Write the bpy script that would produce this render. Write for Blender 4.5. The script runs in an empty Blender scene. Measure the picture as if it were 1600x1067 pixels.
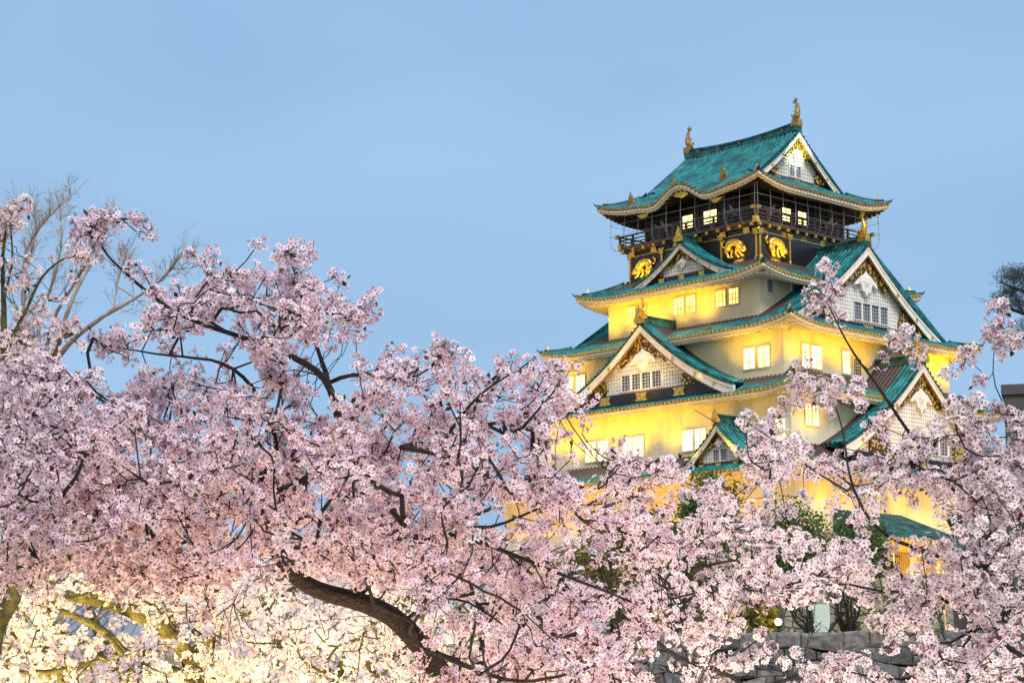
import bpy, math, random
import numpy as np
from mathutils import Vector, kdtree
rad = math.radians
rng = np.random.default_rng(7)
random.seed(7)
C = bpy.context.scene.collection
SC = bpy.context.scene

# ------------------------------------------------------------------ camera, sky, sun, exposure
CAMZ = 1.6
PITCH = rad(9.722)
FPX = 3200.0
cam = bpy.data.cameras.new('camera'); camo = bpy.data.objects.new('camera', cam); C.objects.link(camo)
cam.sensor_width = 36; cam.lens = 36 * FPX / 1600; cam.clip_end = 5000; cam.clip_start = .1
camo.location = (0, 0, CAMZ); camo.rotation_euler = (math.pi / 2 + PITCH, 0, 0)
SC.camera = camo
SC.view_settings.view_transform = 'Standard'; SC.view_settings.look = 'None'
SC.view_settings.exposure = 0; SC.view_settings.gamma = 1

world = bpy.data.worlds.new('World'); SC.world = world; world.use_nodes = True
wn, wl = world.node_tree.nodes, world.node_tree.links
for n in list(wn): wn.remove(n)
out = wn.new('ShaderNodeOutputWorld'); bg = wn.new('ShaderNodeBackground')
sky = wn.new('ShaderNodeTexSky'); sky.sky_type = 'NISHITA'; sky.sun_disc = False
SUN_EL, SUN_ROT = rad(52), rad(165)
sky.sun_elevation = SUN_EL; sky.sun_rotation = SUN_ROT; sky.air_density = 1.6; sky.dust_density = 2.0; sky.ozone_density = 3.0
# evening cloud veil over the clear sky: colour by elevation with soft broad clouds
tc = wn.new('ShaderNodeTexCoord'); sp = wn.new('ShaderNodeSeparateXYZ'); wl.new(tc.outputs['Generated'], sp.inputs[0])
mp = wn.new('ShaderNodeMapping'); mp.inputs['Scale'].default_value = (2.6, 2.6, 6.5); wl.new(tc.outputs['Generated'], mp.inputs[0])
nz = wn.new('ShaderNodeTexNoise'); nz.inputs['Scale'].default_value = 1.0; nz.inputs['Detail'].default_value = 3; nz.inputs['Roughness'].default_value = .45
wl.new(mp.outputs[0], nz.inputs['Vector'])
ramp = wn.new('ShaderNodeValToRGB')
for e, (p, c) in zip([ramp.color_ramp.elements[0], ramp.color_ramp.elements[1]] + [ramp.color_ramp.elements.new(.5) for _ in range(3)],
        [(0.0, (.40, .66, .96, 1)), (1.0, (.60, .66, .80, 1)), (.19, (.362, .588, .885, 1)), (.37, (.312, .53, .835, 1)), (.62, (.42, .56, .80, 1))]):
    e.position = p; e.color = c
wl.new(sp.outputs['Z'], ramp.inputs[0])
cm = wn.new('ShaderNodeMix'); cm.data_type = 'RGBA'; cm.blend_type = 'MULTIPLY'; cm.inputs[0].default_value = 1
cr = wn.new('ShaderNodeMapRange'); cr.inputs[1].default_value = .3; cr.inputs[2].default_value = .7; cr.inputs[3].default_value = .86; cr.inputs[4].default_value = 1.10
wl.new(nz.outputs[0], cr.inputs[0])
gv = wn.new('ShaderNodeMapRange'); gv.inputs[1].default_value = .42; gv.inputs[2].default_value = .72; gv.inputs[3].default_value = 0; gv.inputs[4].default_value = .55
wl.new(nz.outputs[0], gv.inputs[0]); vm = wn.new('ShaderNodeMix'); vm.data_type = 'RGBA'; vm.inputs[7].default_value = (.375, .56, .80, 1); wl.new(gv.outputs[0], vm.inputs[0]); wl.new(ramp.outputs[0], vm.inputs[6])
wl.new(vm.outputs[2], cm.inputs[6]); wl.new(cr.outputs[0], cm.inputs[7])
sk = wn.new('ShaderNodeMix'); sk.data_type = 'RGBA'; sk.blend_type = 'MULTIPLY'; sk.inputs[0].default_value = 1
wl.new(sky.outputs[0], sk.inputs[6]); sk.inputs[7].default_value = (.07, .07, .07, 1)
mx = wn.new('ShaderNodeMix'); mx.data_type = 'RGBA'; mx.inputs[0].default_value = .95
wl.new(sk.outputs[2], mx.inputs[6]); wl.new(cm.outputs[2], mx.inputs[7])
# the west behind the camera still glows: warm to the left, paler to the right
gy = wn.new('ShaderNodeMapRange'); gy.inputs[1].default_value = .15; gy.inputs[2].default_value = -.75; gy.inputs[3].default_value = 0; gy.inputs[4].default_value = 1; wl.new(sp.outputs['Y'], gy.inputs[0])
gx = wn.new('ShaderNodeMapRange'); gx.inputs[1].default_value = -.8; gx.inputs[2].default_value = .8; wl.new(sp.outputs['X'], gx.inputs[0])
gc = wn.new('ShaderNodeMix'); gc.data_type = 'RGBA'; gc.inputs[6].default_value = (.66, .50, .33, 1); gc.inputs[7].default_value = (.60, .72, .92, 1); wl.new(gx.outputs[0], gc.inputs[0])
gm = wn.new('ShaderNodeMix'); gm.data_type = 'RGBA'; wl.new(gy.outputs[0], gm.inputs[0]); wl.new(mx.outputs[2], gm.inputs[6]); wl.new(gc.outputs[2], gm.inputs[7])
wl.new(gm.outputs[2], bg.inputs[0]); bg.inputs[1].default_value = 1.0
wl.new(bg.outputs[0], out.inputs[0])

sl = bpy.data.lights.new('sun', 'SUN'); sl.energy = 3.3; sl.angle = rad(24); sl.color = (1.0, .96, .97)
so = bpy.data.objects.new('sun', sl); C.objects.link(so)
def aim(o, d):
    o.rotation_euler = Vector(d).to_track_quat('-Z', 'Y').to_euler()
sd = Vector((math.sin(SUN_ROT) * math.cos(SUN_EL), math.cos(SUN_ROT) * math.cos(SUN_EL), math.sin(SUN_EL)))
aim(so, -sd)

def Wp(x, y, d):
    """world point whose photo pixel is (x, y) at distance d along the view axis"""
    a = (x - 800) / FPX * d; b = (533.5 - y) / FPX * d
    c, s = math.cos(PITCH), math.sin(PITCH)
    return np.array([a, d * c - b * s, CAMZ + d * s + b * c])

# ------------------------------------------------------------------ materials
def mat(name, col=(.8, .8, .8), rough=.7, metal=0., var=.0, scale=4., col2=None, bump=0., bscale=30., attr=None, trans=0., spec=None, detail=4):
    m = bpy.data.materials.new(name); m.use_nodes = True
    nt = m.node_tree; b = nt.nodes['Principled BSDF']; L = nt.links
    b.inputs['Roughness'].default_value = rough; b.inputs['Metallic'].default_value = metal
    if spec is not None: b.inputs['Specular IOR Level'].default_value = spec
    tco = nt.nodes.new('ShaderNodeTexCoord')
    src = None
    if attr:
        at = nt.nodes.new('ShaderNodeAttribute'); at.attribute_name = attr; src = at.outputs['Color']
    if col2 is not None or var:
        n = nt.nodes.new('ShaderNodeTexNoise'); n.inputs['Scale'].default_value = scale; n.inputs['Detail'].default_value = detail
        L.new(tco.outputs['Object'], n.inputs['Vector'])
        r = nt.nodes.new('ShaderNodeValToRGB'); L.new(n.outputs[0], r.inputs[0])
        c2 = col2 if col2 is not None else tuple(x * (1 - var) for x in col)
        r.color_ramp.elements[0].position = .35; r.color_ramp.elements[1].position = .65
        r.color_ramp.elements[0].color = (*c2, 1); r.color_ramp.elements[1].color = (*col, 1)
        src = r.outputs[0]
    if src is not None: L.new(src, b.inputs['Base Color'])
    else: b.inputs['Base Color'].default_value = (*col, 1)
    if bump:
        n2 = nt.nodes.new('ShaderNodeTexNoise'); n2.inputs['Scale'].default_value = bscale; n2.inputs['Detail'].default_value = 5
        L.new(tco.outputs['Object'], n2.inputs['Vector'])
        bp = nt.nodes.new('ShaderNodeBump'); bp.inputs['Strength'].default_value = bump; bp.inputs['Distance'].default_value = .05
        L.new(n2.outputs[0], bp.inputs['Height']); L.new(bp.outputs[0], b.inputs['Normal'])
    if trans:
        t = nt.nodes.new('ShaderNodeBsdfTranslucent'); ms = nt.nodes.new('ShaderNodeMixShader'); ms.inputs[0].default_value = trans
        if src is not None: L.new(src, t.inputs[0])
        else: t.inputs[0].default_value = (*col, 1)
        o = nt.nodes['Material Output']; L.new(b.outputs[0], ms.inputs[1]); L.new(t.outputs[0], ms.inputs[2]); L.new(ms.outputs[0], o.inputs[0])
    return m
def emit(name, col, strength, col2=None):
    m = bpy.data.materials.new(name); m.use_nodes = True; nt = m.node_tree
    for n in list(nt.nodes): nt.nodes.remove(n)
    o = nt.nodes.new('ShaderNodeOutputMaterial'); e = nt.nodes.new('ShaderNodeEmission')
    e.inputs[1].default_value = strength; e.inputs[0].default_value = (*col, 1)
    if col2:
        t = nt.nodes.new('ShaderNodeTexCoord'); n = nt.nodes.new('ShaderNodeTexNoise'); n.inputs['Scale'].default_value = .9
        r = nt.nodes.new('ShaderNodeValToRGB'); r.color_ramp.elements[0].position = .4; r.color_ramp.elements[1].position = .6
        r.color_ramp.elements[0].color = (*col2, 1); r.color_ramp.elements[1].color = (*col, 1)
        nt.links.new(t.outputs['Object'], n.inputs['Vector']); nt.links.new(n.outputs[0], r.inputs[0]); nt.links.new(r.outputs[0], e.inputs[0])
    nt.links.new(e.outputs[0], o.inputs[0]); return m
def stone_mat(name, cols, scale, mortar=(.03, .028, .025), bump=.8, width=.05):
    m = bpy.data.materials.new(name); m.use_nodes = True; nt = m.node_tree; L = nt.links; b = nt.nodes['Principled BSDF']
    b.inputs['Roughness'].default_value = .85
    t = nt.nodes.new('ShaderNodeTexCoord'); mp_ = nt.nodes.new('ShaderNodeMapping'); mp_.inputs['Scale'].default_value = scale
    L.new(t.outputs['Object'], mp_.inputs[0])
    v = nt.nodes.new('ShaderNodeTexVoronoi'); v.inputs['Scale'].default_value = 1; v.inputs['Randomness'].default_value = .75
    ve = nt.nodes.new('ShaderNodeTexVoronoi'); ve.feature = 'DISTANCE_TO_EDGE'; ve.inputs['Scale'].default_value = 1; ve.inputs['Randomness'].default_value = .75
    L.new(mp_.outputs[0], v.inputs['Vector']); L.new(mp_.outputs[0], ve.inputs['Vector'])
    sx = nt.nodes.new('ShaderNodeSeparateXYZ'); L.new(v.outputs['Color'], sx.inputs[0])
    r = nt.nodes.new('ShaderNodeValToRGB'); L.new(sx.outputs[0], r.inputs[0])
    r.color_ramp.elements[0].color = (*cols[0], 1); r.color_ramp.elements[1].color = (*cols[1], 1)
    nz_ = nt.nodes.new('ShaderNodeTexNoise'); nz_.inputs['Scale'].default_value = 3; nz_.inputs['Detail'].default_value = 6; L.new(t.outputs['Object'], nz_.inputs['Vector'])
    mr = nt.nodes.new('ShaderNodeMapRange'); mr.inputs[1].default_value = .3; mr.inputs[2].default_value = .7; mr.inputs[3].default_value = .65; mr.inputs[4].default_value = 1.2
    L.new(nz_.outputs[0], mr.inputs[0])
    mm = nt.nodes.new('ShaderNodeMix'); mm.data_type = 'RGBA'; mm.blend_type = 'MULTIPLY'; mm.inputs[0].default_value = 1
    L.new(r.outputs[0], mm.inputs[6]); L.new(mr.outputs[0], mm.inputs[7])
    st = nt.nodes.new('ShaderNodeMapRange'); st.inputs[1].default_value = 0; st.inputs[2].default_value = width; L.new(ve.outputs[0], st.inputs[0])
    mo = nt.nodes.new('ShaderNodeMix'); mo.data_type = 'RGBA'; mo.inputs[6].default_value = (*mortar, 1)
    L.new(st.outputs[0], mo.inputs[0]); L.new(mm.outputs[2], mo.inputs[7]); L.new(mo.outputs[2], b.inputs['Base Color'])
    ad = nt.nodes.new('ShaderNodeMath'); ad.operation = 'MULTIPLY_ADD'; ad.inputs[1].default_value = .25
    L.new(nz_.outputs[0], ad.inputs[0]); L.new(st.outputs[0], ad.inputs[2])
    bp = nt.nodes.new('ShaderNodeBump'); bp.inputs['Strength'].default_value = bump; bp.inputs['Distance'].default_value = .15
    L.new(ad.outputs[0], bp.inputs['Height']); L.new(bp.outputs[0], b.inputs['Normal'])
    return m

M = {}
M['plaster'] = mat('white_plaster', (.86, .83, .76), .8, var=.10, scale=.6, bump=.15, bscale=6)
def plaster(name, c):
    m = mat(name, c, .8, var=.10, scale=.6, bump=.15, bscale=6); nt = m.node_tree; L = nt.links; b = nt.nodes['Principled BSDF']
    src = b.inputs['Base Color'].links[0].from_socket; t = nt.nodes.new('ShaderNodeTexCoord'); mp_ = nt.nodes.new('ShaderNodeMapping'); mp_.inputs['Scale'].default_value = (1.1, 1.1, .22)
    L.new(t.outputs['Object'], mp_.inputs[0]); n = nt.nodes.new('ShaderNodeTexNoise'); n.inputs['Scale'].default_value = 1; n.inputs['Detail'].default_value = 6; n.inputs['Roughness'].default_value = .65; L.new(mp_.outputs[0], n.inputs['Vector'])
    r = nt.nodes.new('ShaderNodeValToRGB'); L.new(n.outputs[0], r.inputs[0]); e = r.color_ramp.elements; e[0].position = .33; e[0].color = (.84, .83, .80, 1); e[1].position = .52; e[1].color = (1, 1, 1, 1)
    mm = nt.nodes.new('ShaderNodeMix'); mm.data_type = 'RGBA'; mm.blend_type = 'MULTIPLY'; mm.inputs[0].default_value = 1; L.new(src, mm.inputs[6]); L.new(r.outputs[0], mm.inputs[7]); L.new(mm.outputs[2], b.inputs['Base Color']); return m
M['plaster'] = plaster('white_plaster', (.88, .86, .79))
M['wall_plaster'] = plaster('cream_floodlit_plaster', (.88, .81, .56))  # cream plaster; part of the floodlights' yellow is put into its colour
M['recess'] = mat('shaded_plaster', (.55, .55, .55), .8, var=.1, scale=1)  # shade behind the gable lattice put into a darker plaster colour
M['trim'] = mat('cream_trim', (.78, .70, .52), .7, var=.12, scale=1.5)
M['rafter_white'] = mat('painted_rafters', (.80, .76, .66), .8, var=.1, scale=2)
M['rafter_dark'] = mat('dark_rafters', (.045, .03, .024), .6, var=.4, scale=3)
M['black'] = mat('black_lacquer', (.016, .015, .017), .35, var=.4, scale=1.2)
M['wood'] = mat('brown_timber', (.085, .055, .04), .55, var=.4, scale=2.5)
M['beam'] = mat('dark_copper_beam', (.035, .022, .022), .5, var=.5, scale=2)
M['gold'] = mat('gold_leaf', (.95, .60, .12), .32, .75, var=.5, scale=5, bump=.4, bscale=7)
M['oldgold'] = mat('weathered_gilt', (.50, .33, .11), .45, .55, var=.65, scale=4, bump=.5, bscale=7)
M['lamp'] = emit('lit_window', (1.0, .80, .25), 3.0, (.85, .50, .08))
M['lamp_white'] = emit('bright_window', (1.0, .90, .50), 3.6, (1.0, .74, .22))
M['mullion'] = mat('window_bars', (.30, .20, .05), .6)
M['glass'] = mat('dark_window_glass', (.06, .07, .085), .25, var=.4, scale=2)
M['bars'] = mat('grey_window_bars', (.42, .45, .50), .6)
M['wire'] = mat('pale_wire', (.35, .36, .38), .5, .3)
M['castle_stone'] = stone_mat('castle_masonry', ((.22, .19, .15), (.42, .38, .31)), (.9, .9, 1.25))
M['retain_stone'] = stone_mat('squared_masonry', ((.24, .23, .18), (.42, .40, .32)), (1.5, 1.5, 2.1), width=.07)
M['grey_stone'] = mat('grey_granite', (.36, .36, .36), .85, col2=(.15, .155, .155), scale=3.2, bump=.7, bscale=9)
def grey_stone():
    m = bpy.data.materials.new('grey_granite'); m.use_nodes = True; nt = m.node_tree; L = nt.links; b = nt.nodes['Principled BSDF']; b.inputs['Roughness'].default_value = .88
    at = nt.nodes.new('ShaderNodeAttribute'); at.attribute_name = 'tone'; r = nt.nodes.new('ShaderNodeValToRGB'); L.new(at.outputs['Fac'], r.inputs[0])
    e = r.color_ramp.elements; e[0].color = (.12, .125, .13, 1); e[1].color = (.40, .38, .35, 1); q = e.new(.45); q.color = (.24, .25, .26, 1); q = e.new(.75); q.color = (.30, .28, .26, 1)
    t = nt.nodes.new('ShaderNodeTexCoord'); n = nt.nodes.new('ShaderNodeTexNoise'); n.inputs['Scale'].default_value = 4; n.inputs['Detail'].default_value = 8; n.inputs['Roughness'].default_value = .75; L.new(t.outputs['Object'], n.inputs['Vector'])
    mr = nt.nodes.new('ShaderNodeValToRGB'); L.new(n.outputs[0], mr.inputs[0]); mr.color_ramp.elements[0].position = .36; mr.color_ramp.elements[0].color = (.42, .42, .36, 1); mr.color_ramp.elements[1].position = .60; mr.color_ramp.elements[1].color = (1.05, 1.05, 1.05, 1)
    mm = nt.nodes.new('ShaderNodeMix'); mm.data_type = 'RGBA'; mm.blend_type = 'MULTIPLY'; mm.inputs[0].default_value = 1; L.new(r.outputs[0], mm.inputs[6]); L.new(mr.outputs[0], mm.inputs[7]); L.new(mm.outputs[2], b.inputs['Base Color'])
    bp = nt.nodes.new('ShaderNodeBump'); bp.inputs['Strength'].default_value = 1; bp.inputs['Distance'].default_value = .10; L.new(n.outputs[0], bp.inputs['Height']); L.new(bp.outputs[0], b.inputs['Normal']); return m
M['grey_stone'] = grey_stone()
M['joint'] = mat('dark_joint', (.06, .058, .055), .9)
M['ground'] = mat('trodden_earth', (.20, .17, .13), .95, col2=(.13, .12, .08), scale=.3)
M['bark'] = mat('cherry_bark', (.036, .027, .022), .8, col2=(.012, .009, .009), scale=30, bump=.9, bscale=60)
M['bark_moss'] = mat('mossy_bark', (.13, .12, .03), .9, col2=(.035, .028, .015), scale=14, bump=.9, bscale=45)
M['bark_pale'] = mat('pale_bare_bark', (.42, .34, .27), .85, col2=(.20, .15, .11), scale=4)
M['bark_black'] = mat('black_bark', (.018, .016, .014), .9)
M['leaf_green'] = mat('evergreen_leaf', (.12, .20, .035), .6, col2=(.05, .11, .02), scale=1.2, trans=.25)
M['leaf_pine'] = mat('pine_needles', (.035, .055, .05), .7, col2=(.02, .03, .035), scale=1.0)
M['leaf_olive'] = mat('olive_leaf', (.16, .15, .03), .6, col2=(.07, .08, .02), scale=1.5, trans=.25)
M['petal'] = mat('cherry_petal', attr='Col', rough=.75, trans=.34, spec=.2)
M['concrete'] = mat('grey_concrete', (.075, .078, .085), .8, var=.3, scale=.4)
M['house_tile'] = mat('grey_roof_tile', (.24, .27, .31), .55, col2=(.14, .16, .19), scale=3)
M['ochre'] = mat('ochre_wall', (.72, .55, .25), .8, var=.15, scale=.8)
def roof_material():
    m = bpy.data.materials.new('copper_roof'); m.use_nodes = True; nt = m.node_tree; L = nt.links; b = nt.nodes['Principled BSDF']
    b.inputs['Roughness'].default_value = .42; b.inputs['Metallic'].default_value = .15
    t = nt.nodes.new('ShaderNodeTexCoord')
    n = nt.nodes.new('ShaderNodeTexNoise'); n.inputs['Scale'].default_value = .9; n.inputs['Detail'].default_value = 6; n.inputs['Roughness'].default_value = .65
    L.new(t.outputs['Object'], n.inputs['Vector'])
    r = nt.nodes.new('ShaderNodeValToRGB'); L.new(n.outputs[0], r.inputs[0])
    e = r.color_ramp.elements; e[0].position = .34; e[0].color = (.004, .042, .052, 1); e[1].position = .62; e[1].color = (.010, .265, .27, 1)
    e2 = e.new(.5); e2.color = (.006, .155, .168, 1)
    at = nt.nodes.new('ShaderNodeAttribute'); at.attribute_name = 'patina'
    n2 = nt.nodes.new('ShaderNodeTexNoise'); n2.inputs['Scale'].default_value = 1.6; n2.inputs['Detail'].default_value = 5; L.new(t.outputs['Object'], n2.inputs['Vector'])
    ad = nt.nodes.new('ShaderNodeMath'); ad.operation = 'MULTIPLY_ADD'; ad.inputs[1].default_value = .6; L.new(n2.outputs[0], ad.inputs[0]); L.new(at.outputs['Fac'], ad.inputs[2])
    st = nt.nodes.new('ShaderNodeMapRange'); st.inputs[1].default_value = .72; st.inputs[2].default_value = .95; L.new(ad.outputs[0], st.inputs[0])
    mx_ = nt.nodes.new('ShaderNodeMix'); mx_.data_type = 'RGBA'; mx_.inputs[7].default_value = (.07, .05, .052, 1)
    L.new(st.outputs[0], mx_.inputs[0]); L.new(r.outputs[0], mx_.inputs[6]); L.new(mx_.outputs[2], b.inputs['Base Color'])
    return m
M['roof'] = roof_material()
M['ridge'] = mat('ridge_copper', (.02, .17, .17), .5, .2, col2=(.014, .035, .036), scale=1.3)
def openwork():
    m = bpy.data.materials.new('gold_openwork'); m.use_nodes = True; nt = m.node_tree; L = nt.links; b = nt.nodes['Principled BSDF']
    t = nt.nodes.new('ShaderNodeTexCoord'); v = nt.nodes.new('ShaderNodeTexVoronoi'); v.inputs['Scale'].default_value = 3.2; L.new(t.outputs['Object'], v.inputs['Vector'])
    r = nt.nodes.new('ShaderNodeValToRGB'); L.new(v.outputs['Distance'], r.inputs[0]); e = r.color_ramp.elements
    e[0].position = .30; e[0].color = (.85, .55, .10, 1); e[1].position = .52; e[1].color = (.07, .045, .02, 1)
    L.new(r.outputs[0], b.inputs['Base Color']); b.inputs['Roughness'].default_value = .4; b.inputs['Metallic'].default_value = .35
    bp = nt.nodes.new('ShaderNodeBump'); bp.inputs['Strength'].default_value = .8; bp.inputs['Distance'].default_value = .1; bp.invert = True
    L.new(v.outputs['Distance'], bp.inputs['Height']); L.new(bp.outputs[0], b.inputs['Normal'])
    return m
M['openwork'] = openwork()

# ------------------------------------------------------------------ mesh helpers
class MB:
    def __init__(s): s.v = []; s.f = []; s.a = []; s.marks = []
    def piece(s): s.marks.append((len(s.v), len(s.f)))
    def add(s, v, f, a=None):
        n = len(s.v); s.v += [tuple(map(float, p)) for p in v]; s.f += [tuple(i + n for i in q) for q in f]
        s.a += list(a) if a is not None else [0.] * len(v)
    def grid(s, P, a=None):
        P = np.asarray(P); r, c = P.shape[:2]
        f = [(i * c + j, i * c + j + 1, (i + 1) * c + j + 1, (i + 1) * c + j) for i in range(r - 1) for j in range(c - 1)]
        s.add(P.reshape(-1, 3), f, None if a is None else np.asarray(a).ravel())
    def hexa(s, p):   # 8 points: bottom ring 0-3, top ring 4-7
        s.add(p, [(3, 2, 1, 0), (4, 5, 6, 7), (0, 1, 5, 4), (1, 2, 6, 5), (2, 3, 7, 6), (3, 0, 4, 7)])
    def box(s, T, a0, a1, o0, o1, z0, z1):
        s.hexa([T(a0, o0, z0), T(a1, o0, z0), T(a1, o1, z0), T(a0, o1, z0), T(a0, o0, z1), T(a1, o0, z1), T(a1, o1, z1), T(a0, o1, z1)])
    def bar(s, p, q, w, h=None):
        p, q = np.asarray(p, float), np.asarray(q, float); d = q - p; L = np.linalg.norm(d)
        if L < 1e-6: return
        d /= L; u = np.cross(d, (0, 0, 1));
        if np.linalg.norm(u) < 1e-3: u = np.array([1., 0, 0])
        u /= np.linalg.norm(u); w2 = np.cross(u, d); h = h or w
        o = [(-w / 2) * u - (h / 2) * w2, (w / 2) * u - (h / 2) * w2, (w / 2) * u + (h / 2) * w2, (-w / 2) * u + (h / 2) * w2]
        s.hexa([p + k for k in o] + [q + k for k in o])
    def tube(s, pts, rr, n=6, cap=True):
        pts = np.asarray(pts, float); m = len(pts); rr = np.broadcast_to(np.asarray(rr, float), (m,))
        t = np.gradient(pts, axis=0); t /= np.linalg.norm(t, axis=1)[:, None] + 1e-9
        u = np.cross(t[0], (.3, .5, .8)); u /= np.linalg.norm(u) + 1e-9
        R = []
        an = np.arange(n) / n * 2 * math.pi; ca, sa = np.cos(an)[:, None], np.sin(an)[:, None]
        for i in range(m):
            u = u - t[i] * (u @ t[i]); u /= np.linalg.norm(u) + 1e-9; w = np.cross(t[i], u)
            R.append(pts[i] + rr[i] * (ca * u + sa * w))
        f = [(i * n + j, i * n + (j + 1) % n, (i + 1) * n + (j + 1) % n, (i + 1) * n + j) for i in range(m - 1) for j in range(n)]
        if cap: f += [tuple(range(n - 1, -1, -1)), tuple((m - 1) * n + j for j in range(n))]
        s.add(np.concatenate(R), f)
    def prism(s, T, poly, o0, o1):   # poly of (a, z)
        n = len(poly)
        v = [T(a, o0, z) for a, z in poly] + [T(a, o1, z) for a, z in poly]
        s.add(v, [tuple(range(n - 1, -1, -1)), tuple(range(n, 2 * n))] + [(i, (i + 1) % n, n + (i + 1) % n, n + i) for i in range(n)])
    def disc(s, T, a, z, o0, o1, r, n=8):
        s.prism(T, [(a + r * math.cos(k / n * 6.2832), z + r * math.sin(k / n * 6.2832)) for k in range(n)], o0, o1)
    def build(s, name, m, parent=None, smooth=False, attr=None):
        me = bpy.data.meshes.new(name); me.from_pydata(s.v, [], s.f)
        if attr:
            at = me.attributes.new(attr, 'FLOAT', 'POINT'); at.data.foreach_set('value', np.asarray(s.a, np.float32))
        me.materials.append(M[m] if isinstance(m, str) else m)
        if smooth: me.polygons.foreach_set('use_smooth', [True] * len(me.polygons))
        o = bpy.data.objects.new(name, me); C.objects.link(o)
        if parent is not None: o.parent = parent
        return o
def build_each(mb, name, m, parent, **kw):
    """one object per piece marked in mb"""
    E = mb.marks + [(len(mb.v), len(mb.f))]; r = []
    for (v0, f0), (v1, f1) in zip(E[:-1], E[1:]):
        if f1 > f0:
            q = MB(); q.v = mb.v[v0:v1]; q.a = mb.a[v0:v1]; q.f = [tuple(i - v0 for i in f) for f in mb.f[f0:f1]]; r.append(q.build(name, m, parent, **kw))
    return r
def tag(o, label=None, cat=None, group=None, kind=None):
    for k, v_ in (('label', label), ('category', cat), ('group', group), ('kind', kind)):
        if v_: o[k] = v_
    return o
def empty(name, loc=(0, 0, 0), rz=0, label=None, cat=None, group=None, parent=None):
    o = bpy.data.objects.new(name, None); C.objects.link(o); o.location = loc; o.rotation_euler = (0, 0, rz)
    if parent is not None: o.parent = parent
    return tag(o, label, cat, group)
def TW(a, o, z): return (a, o, z)

# ------------------------------------------------------------------ ground
mb = MB(); mb.grid([[(-4000, -200, 0), (4000, -200, 0)], [(-4000, 6000, 0), (4000, 6000, 0)]])
tag(mb.build('ground', 'ground'), kind='structure')

# ------------------------------------------------------------------ the castle keep (own axes: -x is the left face, -y the right face, z above the camera)
CX, CY, CYAW = 23.81, 198.58, rad(42.79)
keep = empty('castle_keep', (CX, CY, CAMZ), CYAW, 'tall white castle keep with stacked green copper roofs and golden ornaments', 'castle')
def FR(side, ox=0., oy=0.):
    return {'L': lambda a, o, z: (ox - o, oy + a, z), 'B': lambda a, o, z: (ox + o, oy + a, z),
            'F': lambda a, o, z: (ox + a, oy - o, z), 'K': lambda a, o, z: (ox + a, oy + o, z)}[side]
PER = .50
PAT = [(0, 0), (.20, 0), (.215, .17), (.27, .23), (.38, .23), (.435, .17), (.45, 0)]
def columns(h):
    n = int(h * 2 / PER); st = -n * PER / 2
    c = [(-h, 0)] + [(st + i * PER + x, z) for i in range(n) for x, z in PAT] + [(h, 0)]
    return [q for q in c if -h <= q[0] <= h], [st + i * PER + .325 for i in range(n)]
def lift_f(h, a, r, lift): return lift * max(0., 1 - (h - abs(a)) / 5.5) ** 2.2 * max(0., 1 - r / 4.) ** 1.3

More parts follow.
